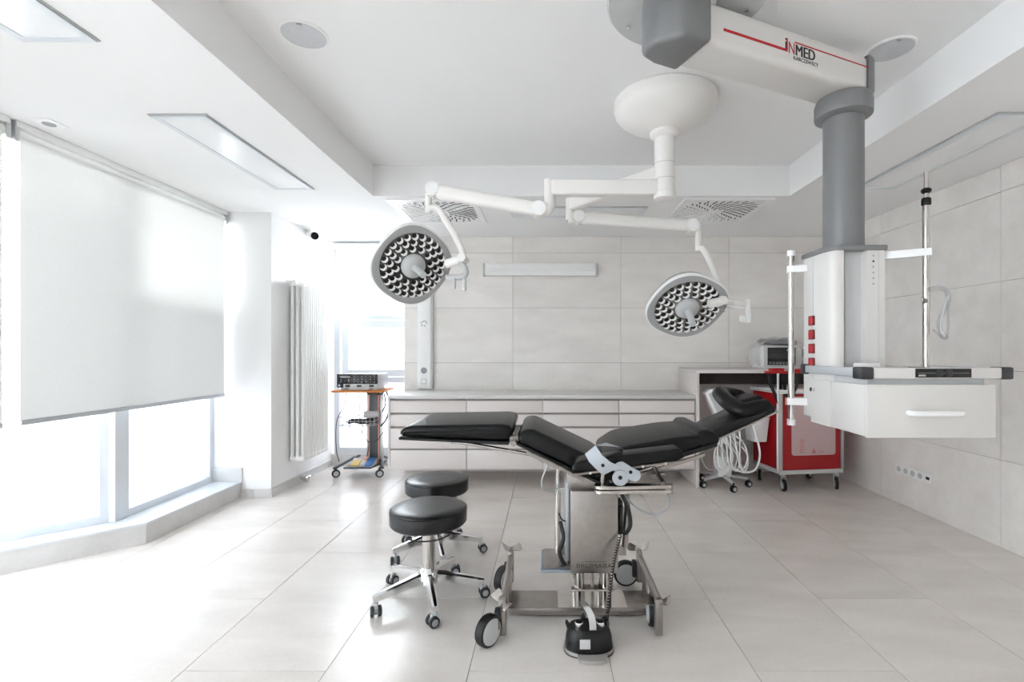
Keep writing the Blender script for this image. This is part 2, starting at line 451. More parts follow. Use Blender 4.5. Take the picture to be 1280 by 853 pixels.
# ---- roller blinds on the glazed front
def blind(name, y0, y1, zb, label, x=-2.95):
    t = thing(name, label, 'blind', (x, (y0+y1)/2, zb), 0, 'roller blinds on the glazed front')
    part('cassette', MB().bx(x-.05, x+.045, y0-.01, y1+.01, 2.575, 2.609, .004), 'white', t)
    part('roller', MB().cyl((x, y0, 2.54), (x, y1, 2.54), .034, seg=18), 'blind', t)
    part('fabric', MB().bx(x+.028, x+.030, y0+.02, y1-.02, zb, 2.54), 'blind', t, False)
    part('bottom_bar', MB().bx(x+.02, x+.038, y0+.02, y1-.02, zb-.028, zb, .004), 'alug', t)
    for y in (y0-.004, y1+.004):
        part('end_bracket', MB().bx(x-.04, x+.042, y-.012, y+.012, 2.495, 2.606, .004), 'alu', t)
    return t
blind('roller_blind', 2.68, 4.42, .958, 'wide sheer roller blind half lowered beside the white pier')
blind('roller_blind', .90, 2.63, .958, 'sheer roller blind at the left picture edge, mostly cut off')
# blind rolled up over the narrow window
t = thing('roller_blind', 'rolled up blind above the narrow window in the niche', 'blind', (-2.0, 5.70, 2.5))
part('roller', MB().cyl((-2.47, YN-.06, 2.555), (-1.62, YN-.06, 2.555), .038), 'white', t)
part('fabric', MB().bx(-2.45, -1.64, YN-.03, YN-.028, 2.36, 2.56), 'blind', t, False)
part('bottom_bar', MB().bx(-2.45, -1.64, YN-.037, YN-.022, 2.345, 2.362), 'frame', t)

# ---- radiator on the left wall
t = thing('radiator', 'tall white column radiator hanging on the left wall', 'radiator', (-2.44, 5.0, .26))
n = 12; ry0, ry1 = 4.73, 5.28
sec = MB()
p = (ry1-ry0)/n
for c in range(3):
    sec.tube([(-.052*c, 0, .03), (-.052*c, 0, 1.72)], .0165, 10)
sec.bx(-.125, .02, -.02, .02, 0, .05, .014).bx(-.125, .02, -.02, .02, 1.70, 1.745, .014)
sme = sec.mesh('radiator_section', 'enamel')
for i in range(n):
    link('radiator_section', sme, t, False, Matrix.Translation((-2.385, ry0+p*(i+.5), .265)))
part('valve', MB().cyl((-2.46, 4.72, 1.995), (-2.46, 4.64, 1.995), .014).cyl((-2.46, 4.665, 1.995), (-2.46, 4.61, 1.995), .024, .02), 'chrome', t)
part('thermostat_head', MB().cyl((-2.46, 4.665, 1.995), (-2.395, 4.655, 2.0), .024, .026), 'white', t)
part('wall_bracket', MB().bx(XL+.002, -2.49, 4.85, 4.88, 1.6, 1.64).bx(XL+.002, -2.49, 5.13, 5.16, 1.6, 1.64).bx(XL+.002, -2.49, 4.85, 4.88, .5, .54).bx(XL+.002, -2.49, 5.13, 5.16, .5, .54), 'enamel', t)
t = thing('floor_valve', 'small chrome pipe valve at the skirting below the radiator', 'valve', (-2.47, 4.98, .0))
part('valve_body', MB().cyl((XL+.012, 4.98, .045), (-2.44, 4.98, .045), .016).cyl((-2.46, 4.93, .045), (-2.46, 5.03, .045), .02), 'steelp', t)
part('valve_foot', MB().cyl((-2.46, 4.98, 0), (-2.46, 4.98, .045), .014), 'steelp', t)

# ---- security camera high on the left wall
t = thing('security_camera', 'small white bullet security camera high on the left wall', 'camera', (XL, 5.2, 2.55))
part('mount', MB().lathe([(.045, 0), (.045, .02), (.03, .035)], Matrix.Translation((XL, 5.15, 2.565)) @ Y2D((1, 0, 0))), 'white', t)
part('camera_body', MB().cyl((-2.505, 5.16, 2.56), (-2.40, 5.02, 2.525), .043, seg=20), 'white', t)
part('lens', MB().cyl((-2.404, 5.026, 2.5265), (-2.396, 5.015, 2.524), .037, seg=20), 'blackm', t)

# ---- ceiling light panels, speakers, vents, spot
def panel(x0, x1, y0, y1, label):
    t = thing('ceiling_light_panel', label, 'light', ((x0+x1)/2, (y0+y1)/2, ZS), 0, 'recessed light panels in the ceiling')
    w = .034
    part('frame', MB().bx(x0, x1, y0, y0+w, ZS-.012, ZS+.01).bx(x0, x1, y1-w, y1, ZS-.012, ZS+.01).bx(x0, x0+w, y0+w, y1-w, ZS-.012, ZS+.01).bx(x1-w, x1, y0+w, y1-w, ZS-.012, ZS+.01), 'pframe', t, False)
    part('frame_lip', MB().bx(x0-.008, x1+.008, y0-.008, y0, ZS-.006, ZS).bx(x0-.008, x1+.008, y1, y1+.008, ZS-.006, ZS).bx(x0-.008, x0, y0, y1, ZS-.006, ZS).bx(x1, x1+.008, y0, y1, ZS-.006, ZS), 'alu', t, False)
    part('diffuser', MB().bx(x0+w, x1-w, y0+w, y1-w, ZS-.009, ZS-.003), 'diffg', t, False)
panel(-2.13, -1.83, 2.61, 3.81, 'long light panel in the ceiling above the wide blind')
panel(-2.13, -1.83, .78, 1.98, 'long light panel cut off at the top left corner')
panel(2.39, 2.69, 2.59, 3.79, 'long light panel in the ceiling beside the right tiled wall')
panel(-.33, .87, 4.29, 4.60, 'light panel between the two slotted ceiling vents')

def speaker(x, y, label):
    t = thing('ceiling_speaker', label, 'speaker', (x, y, ZC), 0, 'round ceiling speakers')
    Dn = Matrix.Translation((x, y, ZC)) @ Matrix.Rotation(math.pi, 4, 'X')
    part('rim', MB().lathe([(.110, 0), (.110, .004), (.104, .008), (.100, .008), (.100, .003)], Dn, 40, caps=False), 'white', t)
    part('grille', MB().lathe([(.101, 0), (.101, .005), (.06, .0075), (0, .009)], Dn, 40), 'spkg', t)
    part('badge', MB().box((x-.02*(1 if x > 0 else -1), y-.085, ZC-.0085), (.022, .008, .003), (0, 0, .2)), 'midgrey', t)
speaker(-1.167, 2.335, 'round grey ceiling speaker on the window side')
speaker(1.72, 2.45, 'round grey ceiling speaker on the tiled wall side')

t = thing('ceiling_spot', 'small square recessed spot beside the blind cassette', 'light', (-2.77, 2.71, ZS))
part('plate', MB().bx(-2.83, -2.71, 2.65, 2.77, ZS-.006, ZS, .002), 'white', t)
part('lens', MB().lathe([(.03, 0), (.03, .004), (.015, .002)], Matrix.Translation((-2.77, 2.71, ZS-.005)) @ Matrix.Rotation(math.pi, 4, 'X'), 20), 'midgrey', t)

def vent(x0, y0, label, w=.745):
    t = thing('ceiling_vent', label, 'vent', (x0+w/2, y0+w/2, ZS), 0, 'slotted ceiling vents')
    x1, y1 = x0+w, y0+w; cx, cy = x0+w/2, y0+w/2
    part('frame', MB().bx(x0, x1, y0, y0+.05, ZS-.014, ZS).bx(x0, x1, y1-.05, y1, ZS-.014, ZS).bx(x0, x0+.05, y0+.05, y1-.05, ZS-.014, ZS).bx(x1-.05, x1, y0+.05, y1-.05, ZS-.014, ZS), 'white', t, False)
    part('plate', MB().bx(x0+.055, x1-.055, y0+.055, y1-.055, ZS-.010, ZS-.002), 'white', t, False)
    part('gap', MB().bx(x0+.05, x1-.05, y0+.05, y1-.05, ZS-.004, ZS-.001), 'midgrey', t, False)
    sme = MB().bx(-.026, .026, -.006, .006, -.0015, .0005).mesh('slot', 'dgrey', False)
    lme = MB().prism([(-.026, .006), (.026, .006), (.024, .013), (-.024, .013)], -.006, 0, 'z').mesh('louvre', 'white', False)
    k = 0
    for ring, cnt in ((.09, 10), (.13, 14), (.17, 18), (.21, 22), (.25, 26), (.29, 32), (.325, 36)):
        for i in range(cnt):
            a = 2*math.pi*(i+.5*(k % 2))/cnt; s = 1/max(abs(math.cos(a)), abs(math.sin(a)))
            r = ring*min(s, 1.18)
            px, py = cx+r*math.cos(a), cy+r*math.sin(a)
            if max(abs(px-cx), abs(py-cy)) > w/2-.08: continue
            Tm = Matrix.Translation((px, py, ZS-.0105)) @ Matrix.Rotation(a+R(28), 4, 'Z')
            so = link('slot', sme, t, False, Tm)
            lo = bpy.data.objects.new('louvre', lme); COL.objects.link(lo); lo.parent = so
        k += 1
vent(-1.345, 4.06, 'square slotted ceiling vent behind the left lamp arm')
vent(1.136, 4.04, 'square slotted ceiling vent behind the right lamp arm')

# ---- batten light and wall supply rail on the back wall
t = thing('batten_light', 'white linear batten light mounted on the back tiled wall', 'light', (-.08, 5.37, 2.2))
part('housing', MB().bx(-.70, .53, 5.345, YB, 2.235, 2.305, .008), 'white', t)
part('diffuser', MB().prism([(5.345, 2.17), (5.40, 2.17), (5.40, 2.245), (5.335, 2.245), (5.325, 2.21)], -.69, .52, 'x'), 'enamel', t)
part('end_cap', MB().bx(-.712, -.69, 5.33, YB, 2.165, 2.30, .006), 'lgrey', t)
part('end_cap', MB().bx(.52, .542, 5.33, YB, 2.165, 2.30, .006), 'lgrey', t)
part('clip', MB().bx(-.64, -.56, 5.355, YB, 2.305, 2.325), 'white', t)

t = thing('supply_rail', 'upright white wall supply rail with socket beside the narrow window', 'wall panel', (-1.36, 5.38, .93))
part('rail_body', MB().bx(-1.438, -1.29, 5.365, YB, .925, 2.36, .012), 'enamel', t)
part('rail_edge', MB().bx(-1.29, -1.268, 5.375, YB, .925, 2.36, .005), 'lgrey', t)
part('round_socket', MB().lathe([(.034, 0), (.034, .006), (.026, .006), (.02, .002)], Matrix.Translation((-1.364, 5.366, 1.125)) @ Y2D((0, -1, 0)), 24), 'midgrey', t)
part('socket_plate', MB().bx(-1.395, -1.335, 5.360, 5.366, .975, 1.035, .003), 'lgrey', t)
part('socket_plate', MB().bx(-1.387, -1.343, 5.357, 5.362, .983, 1.027, .003), 'white', t)
for dx, dz in ((-.03, 0), (-.008, .015), (.014, .018), (.03, .0), (-.02, -.03), (.01, -.035)):
    part('gas_port', MB().cyl((-1.364+dx, 5.367, 1.65+dz), (-1.364+dx, 5.358, 1.65+dz), .008, seg=10), 'midgrey', t)

# ---- long counter: four drawer units under one worktop, raised desk at its right end
ZT, YF = .905, 4.79
ux = [-1.55, -.80, -.053, .697, 1.443]
def zrow(py): return EYE-(py-438)*YF/610
rows = [(501.5, 516), (518.7, 533), (536, 561), (563.2, 587)]
names = ['first greige drawer unit of the counter, at the window end', 'second greige drawer unit from the window, behind the leg cushion', 'third greige drawer unit from the window, behind the table hinge', 'fourth greige drawer unit of the counter, against the raised desk']
for i in range(4):
    x0, x1 = ux[i], ux[i+1]
    t = thing('drawer_unit', names[i], 'cabinet', ((x0+x1)/2, 5.1, zrow(587)), 0, 'drawer units under the long worktop')
    part('carcass', MB().bx(x0+.001, x1-.001, YF+.022, YB-.03, zrow(587), ZT-.036), 'cab', t, False)
    for ya, yb in rows:
        d = part('drawer', MB().bx(x0+.003, x1-.003, YF, YF+.020, zrow(yb), zrow(ya), .002), 'cab', t)
        part('handle_channel', MB().bx(x0+.003, x1-.003, YF+.014, YF+.0225, zrow(ya), zrow(ya)+.0185), 'cabdark', d, False)
t = thing('end_panel', 'narrow upright greige side panel closing the counter at the window', 'panel', (-1.56, 5.1, .18))
part('board', MB().bx(-1.572, -1.551, YF-.002, YB, zrow(587), ZT-.035), 'cab', t, False)
wt = part('worktop', MB().bx(-1.575, 1.447, YF-.012, YB, ZT-.033, ZT, .003), 'worktop')
tag(wt, 'long pale stone worktop over the drawer units', 'worktop')

t = thing('raised_desk', 'raised desk with dark modesty board at the right end of the counter', 'desk', (2.2, 5.1, 0))
part('desktop', MB().bx(1.452, XR-.025, YF-.012, YB-.025, 1.122, 1.155, .002), 'cab', t)
part('side_panel', MB().bx(1.452, 1.482, YF-.012, YB-.025, 0, 1.121, .001), 'cab', t)
part('modesty_board', MB().bx(1.483, XR-.025, 5.225, 5.245, .985, 1.121), 'brown', t)
part('back_panel', MB().bx(1.483, XR-.025, 5.37, 5.39, .02, 1.121), 'cab', t)

# ---- sockets on the right wall
t = thing('socket_strip', 'white strip of five wall sockets low on the right tiled wall', 'socket', (XR, 4.1, .3))
for k in range(5):
    y = 4.285 - .0815*k
    fr = part('socket_frame', MB().bx(XR-.010, XR, y-.0405, y+.0405, .265, .347, .003), 'white', t)
    if k < 4:
        part('socket_well', MB().lathe([(.024, 0), (.024, .0025), (.021, .0025), (.019, .0005)], Matrix.Translation((XR-.010, y, .306)) @ Y2D((-1, 0, 0)), 18), 'lgrey', fr)
    else:
        part('data_port', MB().bx(XR-.012, XR-.009, y-.018, y+.018, .296, .318), 'dgrey', fr)

# ================================================================== OPERATING TABLE
T0 = Vector((.15, 2.55, 0))
tb = thing('operating_table', 'black padded operating table on a stainless base, tilted into a chair', 'operating table', (.15, 2.55, 0))
YA, YZ = 2.295, 2.805        # front and rear edge of the upholstery
# leg rest
part('leg_cushion', MB().prism([(-.70, .940), (-.185, .918), (-.165, .985), (-.205, .999), (-.66, .992), (-.70, .970)], YA, YZ, 'y', .022, 4), 'leather', tb)
part('leg_plate', MB().prism([(-.705, .925), (-.185, .900), (-.183, .915), (-.705, .938)], YA+.004, YZ-.004, 'y', .003, 1), 'blackm', tb)
for y in (YA+.05, YZ-.05):
    part('leg_strut', MB().cyl((-.44, y, .909), (-.07, y, .845), .009).box((-.44, y, .907), (.05, .02, .014)), 'steelp', tb)
part('knee_hinge', MB().cyl((-.163, YA+.01, .905), (-.163, YZ-.01, .905), .013).bx(-.185, -.145, YA+.06, YA+.10, .895, .93).bx(-.185, -.145, YZ-.10, YZ-.06, .895, .93), 'steel', tb)
# seat section, sloping down to the right
sd = Vector((math.cos(R(-25.5)), 0, math.sin(R(-25.5)))); sn = Vector((-sd.z, 0, sd.x))
s0 = Vector((-.150, 0, .905))
def S(u, w): q = s0 + sd*u + sn*w; return (q.x, q.z)
part('seat_cushion', MB().prism([S(0, .012), S(.43, .012), S(.45, .085), S(.40, .098), S(.03, .098), S(-.012, .06)], YA, YZ, 'y', .022, 4), 'leather', tb)
part('seat_plate', MB().prism([S(.0, -.004), S(.50, -.004), S(.50, .010), S(.0, .010)], YA+.004, YZ-.004, 'y', .003, 1), 'blackm', tb)
for y in (YA-.004, YZ-.012):
    part('side_rail', MB().prism([S(.06, -.022), S(.36, -.022), S(.36, -.006), S(.06, -.006)], y, y+.016, 'y', .002, 1), 'steel', tb)
# back section, rising to the right
part('back_cushion', MB().prism([(.275, .760), (.715, .885), (.735, .945), (.62, .938), (.36, .893), (.272, .835)], YA, YZ, 'y', .024, 4), 'leather', tb)
part('back_plate', MB().prism([(.262, .727), (.80, .893), (.80, .916), (.262, .758)], YA+.004, YZ-.004, 'y', .003, 1), 'blackm', tb)
for y in (YA-.006, YZ-.012):
    part('side_rail', MB().prism([(.33, .722), (.74, .848), (.738, .864), (.328, .738)], y, y+.018, 'y', .002, 1), 'steel', tb)
part('shoulder_cushion', MB().prism([(.705, .882), (.790, .886), (.826, .918), (.795, .962), (.745, .974), (.705, .955)], YA+.01, YZ-.01, 'y', .026, 4), 'leather', tb)
# head plate with its slot and rim
def H(u, w): return (.80+u*.906-w*.423, .890+u*.423+w*.906)
hp = part('head_plate', MB().prism([H(0, 0), H(.36, 0), H(.372, .03), H(.355, .048), H(.0, .048)], 2.41, 2.70, 'y', .010, 2), 'blackm', tb)
part('head_rim', MB().prism([H(0, -.006), H(.37, -.006), H(.37, .004), H(0, .004)], 2.404, 2.706, 'y', .002, 1), 'steel', hp)
part('head_slot', MB().prism([H(.12, .046), H(.30, .046), H(.30, .0495), H(.12, .0495)], 2.535, 2.575, 'y'), 'rubber', hp)
part('headrest_post', MB().cyl((1.06, 2.555, 1.03), (1.035, 2.555, 1.085), .012).cyl((1.045, 2.47, 1.055), (1.045, 2.56, 1.055), .010).lathe([(.016, 0), (.016, .012), (.009, .02)], Matrix.Translation((1.045, 2.47, 1.055)) @ Y2D((0, -1, 0)), 14), 'chrome', tb)
# horseshoe head cushion: narrow bend at the neck, two thick arms
ush = spline([(1.1057, 2.435, 1.0783), (1.0411, 2.415, 1.0669), (0.9613, 2.425, 1.0497), (0.9309, 2.49, 1.0735), (0.9233, 2.57, 1.0973), (0.9385, 2.655, 1.1144), (1.0031, 2.695, 1.1115), (1.0943, 2.675, 1.0973)], 6)
nr = len(ush); rad = [.028+.017*math.sin(math.pi*min(1, .12+.85*i/nr)) for i in range(nr)]
rad[0] = .008; rad[1] = .022; rad[-1] = .008; rad[-2] = .022
part('headrest_cushion', MB().tube(ush, rad, 14, squash=.85), 'leather', tb)
part('headrest_pad', MB().box((1.02, 2.56, 1.080), (.15, .2, .05), (0, R(-14), 0), .02, 3), 'leather', tb)
# arm rests
def armrest(x0, z0, x1, z1, y0, y1):
    d = Vector((x1-x0, 0, z1-z0)); L_ = d.length; a = math.atan2(z1-z0, x1-x0)
    T = Matrix.Translation((x0, 0, z0)) @ Matrix.Rotation(-a, 4, 'Y')
    o = part('arm_cushion', MB().prism([(0, .012), (.03, 0), (L_-.04, 0), (L_, .012), (L_-.02, .052), (.05, .054), (.012, .045)], y0, y1, 'y', .012, 3, m=T), 'leather', tb)
    part('arm_rail', MB().bx(-.0, L_*.98, y0+.012, y0+.03, -.012, -.001, .002, 1, m=T), 'steel', o)
    for q in (.16, .62, .82): part('arm_bolt', MB().cyl((q*L_, y0+.013, -.007), (q*L_, y0+.008, -.007), .006, seg=10, m=T), 'chrome', o)
armrest(.105, .806, .605, .868, 2.13, 2.25)
armrest(.445, .800, .93, .842, 2.86, 2.97)
# arm holder strap of bright sheet steel
strap = MB()
prof = [((.300, 2.262, .905), (.352, 2.262, .885)), ((.262, 2.20, .930), (.322, 2.20, .912)), ((.160, 2.112, .898), (.206, 2.108, .936)), ((.176, 2.100, .868), (.232, 2.100, .897)), ((.205, 2.100, .838), (.268, 2.100, .866)), ((.237, 2.104, .808), (.312, 2.104, .846))]
vs = []
for a, b in prof: vs += [a, b]
off = Vector((.0, .005, 0))
vs2 = vs + [tuple(Vector(v)+off) for v in vs]; n = len(vs)
fs = []
for i in range(len(prof)-1):
    a, b, c, d = 2*i, 2*i+1, 2*i+3, 2*i+2
    fs += [(a, b, c, d), (a+n, d+n, c+n, b+n), (a, d, d+n, a+n), (b, b+n, c+n, c)]
fs += [(0, n, n+1, 1), (n-2, n-1, 2*n-1, 2*n-2)]
strap.add(vs2, fs)
st = part('arm_strap', strap, 'strapm', tb)
part('strap_hole', MB().cyl((.236, 2.101, .852), (.236, 2.0985, .852), .008, seg=14), 'blackm', st)
part('strap_tab', MB().cyl((.311, 2.106, .797), (.311, 2.100, .797), .034, seg=26), 'strapm', st)
part('strap_tab', MB().prism([(.318+.034*math.cos(q)*1.0, .836+.030*math.sin(q)) for q in [R(80+20*k) for k in range(10)]] + [(.375+.026*math.cos(q), .806+.026*math.sin(q)) for q in [R(-100+20*k) for k in range(10)]], 2.108, 2.113, 'y'), 'strapm', st)
part('strap_hole', MB().cyl((.311, 2.101, .799), (.311, 2.0985, .799), .009, seg=14), 'blackm', st)
part('strap_hole', MB().cyl((.357, 2.109, .821), (.357, 2.1065, .821), .008, seg=14), 'blackm', st)
# arm holder bracket
part('arm_post', MB().cyl((.238, 2.14, .745), (.238, 2.12, .825), .008), 'steelp', tb)
for z in (.748, .728):
    part('arm_bracket', MB().prism([(.238+.034*math.cos(R(q)), 2.15+.034*math.sin(R(q))) for q in range(90, 271, 20)] + [(.54, 2.135), (.54, 2.165)], z-.008, z+.008, 'z', .002, 1), 'steelp', tb)
part('bracket_joint', MB().bx(.515, .552, 2.135, 2.175, .718, .758, .004).cyl((.51, 2.16, .758), (.49, 2.26, .80), .012).cyl((.47, 2.22, .775), (.53, 2.22, .785), .012), 'steel', tb)
part('rail_clamp', MB().bx(.375, .40, 2.26, 2.31, .70, .76, .004).cyl((.385, 2.27, .70), (.385, 2.24, .755), .006), 'steelp', tb)
part('side_lever', MB().bx(.40, .42, 2.30, 2.33, .685, .715, .004).tube(spline([(.41, 2.30, .685), (.44, 2.25, .685), (.50, 2.22, .71), (.545, 2.2, .715)]), .008, 8), 'alu', tb)
part('side_cable', MB().tube(spline([(.54, 2.2, .71), (.55, 2.22, .64), (.50, 2.3, .575), (.43, 2.36, .585), (.37, 2.4, .64)]), .005, 8), 'midgrey', tb)
part('seat_cable', MB().tube(spline([(-.0, 2.33, .80), (-.03, 2.36, .72), (-.02, 2.42, .655), (.03, 2.45, .645), (.11, 2.45, .66)]), .004, 8), 'lgrey', tb)
# lifting column
part('column_head', MB().bx(.092, .36, 2.42, 2.72, .655, .735, .006), 'steel', tb)
cs = part('column_case', MB().bx(.108, .342, 2.375, 2.66, .258, .663, .008), 'steel', tb)
part('case_edge', MB().bx(.088, .106, 2.42, 2.62, .27, .69, .004), 'alug', cs)
text('case_lettering', 'BRUMABA', .030, 'inkg', cs, frame_m((.225, 2.3745, .288), (1, 0, 0), (0, 0, 1)), sx=1.3)
part('lettering_line', MB().bx(.165, .218, 2.3738, 2.375, .3175, .3195).bx(.232, .285, 2.3738, 2.375, .3175, .3195).bx(.222, .228, 2.3738, 2.375, .3155, .322), 'inkg', cs, False)
for x, y in ((.158, 2.47), (.292, 2.47), (.158, 2.575), (.292, 2.575)):
    part('lift_cylinder', MB().cyl((x, y, .05), (x, y, .15), .028, seg=24).cyl((x, y, .15), (x, y, .26), .025, seg=24), 'steelp', tb)
part('lift_spindle', MB().cyl((.225, 2.48, .05), (.225, 2.48, .26), .008), 'steel', tb)
part('lift_collar', MB().bx(.115, .335, 2.435, 2.61, .142, .152, .004), 'steelp', tb)
part('gas_strut', MB().cyl((.05, 2.5, .80), (.05, 2.5, .60), .009).cyl((.05, 2.5, .62), (.05, 2.5, .31), .015).bx(.05, .11, 2.49, 2.51, .30, .345), 'steelp', tb)
part('gas_strut', MB().cyl((.42, 2.5, .76), (.405, 2.5, .56), .011).cyl((.407, 2.5, .58), (.395, 2.5, .34), .016).bx(.34, .40, 2.49, 2.51, .30, .345), 'steel', tb)
# control tray, handset and black cables
tr = part('side_tray', MB().bx(-.035, .108, 2.33, 2.575, .283, .298, .004), 'slatel', tb)
part('tray_top', MB().bx(-.020, .108, 2.347, 2.575, .297, .302, .002), 'steel', tr)
part('handset', MB().bx(.343, .372, 2.42, 2.49, .43, .60, .008), 'rubber', tb)
part('handset_cable', MB().tube(spline([(.30, 2.30, .74), (.34, 2.33, .68), (.385, 2.36, .59), (.40, 2.37, .50), (.375, 2.38, .455), (.36, 2.40, .50), (.36, 2.40, .58)]), .010, 8), 'rubber', tb)
part('hose', MB().tube(spline([(.06, 2.42, .50), (.075, 2.40, .44), (.07, 2.39, .40), (.055, 2.39, .36), (.075, 2.38, .31), (.11, 2.39, .27)]), .010, 8).tube(spline([(.055, 2.45, .53), (.07, 2.44, .50), (.10, 2.44, .49)]), .004, 6), 'rubber', tb)
# floor frame
part('base_beam', MB().bx(-.205, .515, 2.44, 2.625, .030, .056, .003).bx(-.195, .505, 2.45, 2.615, .018, .032), 'steel', tb)
part('base_cover', MB().bx(.05, .40, 2.445, 2.62, .054, .058), 'steelp', tb)
def foot(x, s):
    part('foot_bar', MB().cyl((x, 2.30, .172), (x, 2.78, .176), .0165, seg=16), 'steel', tb)
    part('foot_post', MB().bx(x-.017, x+.017, 2.76, 2.80, .03, .205, .008, 2), 'steel', tb)
    part('foot_post', MB().bx(x-.020, x+.018, 2.275, 2.315, .012, .185, .008, 2), 'steel', tb)
    part('foot_block', MB().bx(x-.016, x+.016, 2.44, 2.62, .05, .17, .004), 'steel', tb)
    for y, zz, a in ((2.775, .222, .55 if s < 0 else -.5), (2.285, .168, -.9 if s < 0 else -.55)):
        ped = MB()
        pl = []
        for k in range(13):
            u = -1+2*k/12; w = .011+.020*(abs(u)**1.2)*(1 if abs(u) < .93 else .6)
            pl.append((u*.060, w, .022*u*u))
        vs = []; fs = []
        for (u, w, h) in pl: vs += [(u, -w, h), (u, w, h), (u, w, h-.004), (u, -w, h-.004)]
        for k in range(12):
            b = 4*k
            for q in range(4): fs.append((b+q, b+(q+1) % 4, b+4+(q+1) % 4, b+4+q))
        fs += [(3, 2, 1, 0), (48, 49, 50, 51)]
        ped.add(vs, fs, Matrix.Translation((x, y, zz)) @ Matrix.Rotation(a, 4, 'Z') @ Matrix.Rotation(R(14)*s*-1, 4, 'Y') @ Matrix.Rotation(R(28), 4, 'X'))
        part('brake_pedal', ped, 'steelp', tb)
        part('pedal_pivot', MB().cyl((x, y, zz-.03), (x, y, zz), .012), 'steel', tb)
foot(-.212, -1); foot(.520, 1)
def wheel(c, ax, r=.070, w=.045):
    T = Matrix.Translation(c) @ Y2D(ax)
    o = part('wheel', MB().lathe([(r-.012, -w/2), (r-.003, -w/2+.002), (r, -w/2+.008), (r, w/2-.008), (r-.003, w/2-.002), (r-.012, w/2)], T, 40), 'rubber', tb)
    part('wheel_disc', MB().lathe([(r-.013, -w/2-.002), (r-.013, w/2+.002), (r-.02, w/2+.004), (0, w/2+.004)], T, 36), 'lgrey', o)
    return o
wheel((-.272, 2.225, .070), (.80, -.60, 0))
wheel((-.248, 2.73, .070), (.85, -.5, 0))
wheel((.445, 2.80, .070), (.0, -1, 0))
wheel((.505, 2.385, .070), (1, -.05, 0), .066, .034)
for x, y in ((-.235, 2.26), (-.235, 2.75), (.49, 2.78), (.51, 2.34)):
    part('wheel_fork', MB().bx(x-.012, x+.012, y-.02, y+.02, .06, .15, .005), 'dgrey', tb)

# ---- foot control in front of the table
t = thing('foot_control', 'black foot control with steel bow handle on the floor below the table', 'foot control', (.185, 2.16, 0))
def half(rx, ry, n=28, p=2.6):
    return [(rx*math.copysign(abs(math.cos(2*math.pi*k/n))**(2/p), math.cos(2*math.pi*k/n)), ry*math.copysign(abs(math.sin(2*math.pi*k/n))**(2/p), math.sin(2*math.pi*k/n))) for k in range(n)]
def loft(mb, rings):
    n = len(rings[0]); vs = [p for r in rings for p in r]; fs = []
    for i in range(len(rings)-1):
        for k in range(n):
            k2 = (k+1) % n; fs.append((i*n+k, i*n+k2, (i+1)*n+k2, (i+1)*n+k))
    fs += [tuple(reversed(range(n))), tuple((len(rings)-1)*n+k for k in range(n))]
    return mb.add(vs, fs)
FC = (.184, 2.21)
def ring(rx, ry, z, tilt=0.0): return [(FC[0]+x, FC[1]+y, z+tilt*y) for x, y in half(rx, ry)]
part('base_plate', loft(MB(), [ring(.112, .082, .002), ring(.112, .082, .018)]).prism([(FC[0]-.055, FC[1]-.07), (FC[0]-.045, FC[1]-.115), (FC[0]-.02, FC[1]-.125), (FC[0]+.045, FC[1]-.125), (FC[0]+.07, FC[1]-.11), (FC[0]+.08, FC[1]-.06)], .002, .018, 'z'), 'platem', t)
part('rubber_mat', loft(MB(), [ring(.114, .084, 0), ring(.114, .084, .004)]), 'rubber', t)
part('body', loft(MB(), [ring(.108, .078, .018), ring(.104, .074, .06), ring(.092, .062, .098), ring(.085, .055, .104)]), 'blackm', t)
bw = spline([(FC[0]+.016, 2.165, .095), (FC[0]+.014, 2.172, .135), (FC[0]+.004, 2.182, .168), (FC[0]-.012, 2.20, .190), (FC[0]-.026, 2.22, .200)], 5)
part('bow_handle', loft(MB(), [[(q.x-.015, q.y, q.z), (q.x+.015, q.y, q.z+.002), (q.x+.015, q.y+.005, q.z+.003), (q.x-.015, q.y+.005, q.z+.001)] for q in bw]), 'alu', t)
for x, y in ((-.045, -.015), (.052, -.012)):
    k = part('push_button', MB().lathe([(.019, 0), (.019, .020), (.016, .024)], Matrix.Translation((FC[0]+x, FC[1]+y, .102)), 22), 'chrome', t)
    part('button_cap', MB().lathe([(.015, 0), (.015, .003), (.010, .004)], Matrix.Translation((FC[0]+x, FC[1]+y, .126)), 22), 'blackm', k)
for x, y in ((-.098, .0), (-.02, .055), (.072, .035), (.085, -.01)):
    part('guard_peg', MB().tube([(FC[0]+x*.9, FC[1]+y, .09), (FC[0]+x, FC[1]+y, .115), (FC[0]+x*1.03, FC[1]+y, .125)], [.010, .009, .005], 10), 'rubber', t)
part('data_plate', MB().box((FC[0]-.022, FC[1]-.0785, .062), (.046, .003, .04), (R(-4), 0, 0)), 'lgrey', t)
path = spline([(.26, 2.20, .09), (.272, 2.22, .16), (.29, 2.26, .26), (.315, 2.31, .36), (.35, 2.36, .45)], 60)
coil = []
for i, p_ in enumerate(path):
    a = i*.95; coil.append(p_ + Vector((.0065*math.cos(a), .0065*math.sin(a), 0)))
part('coiled_cable', MB().tube(coil, .0028, 5), 'rubber', t)

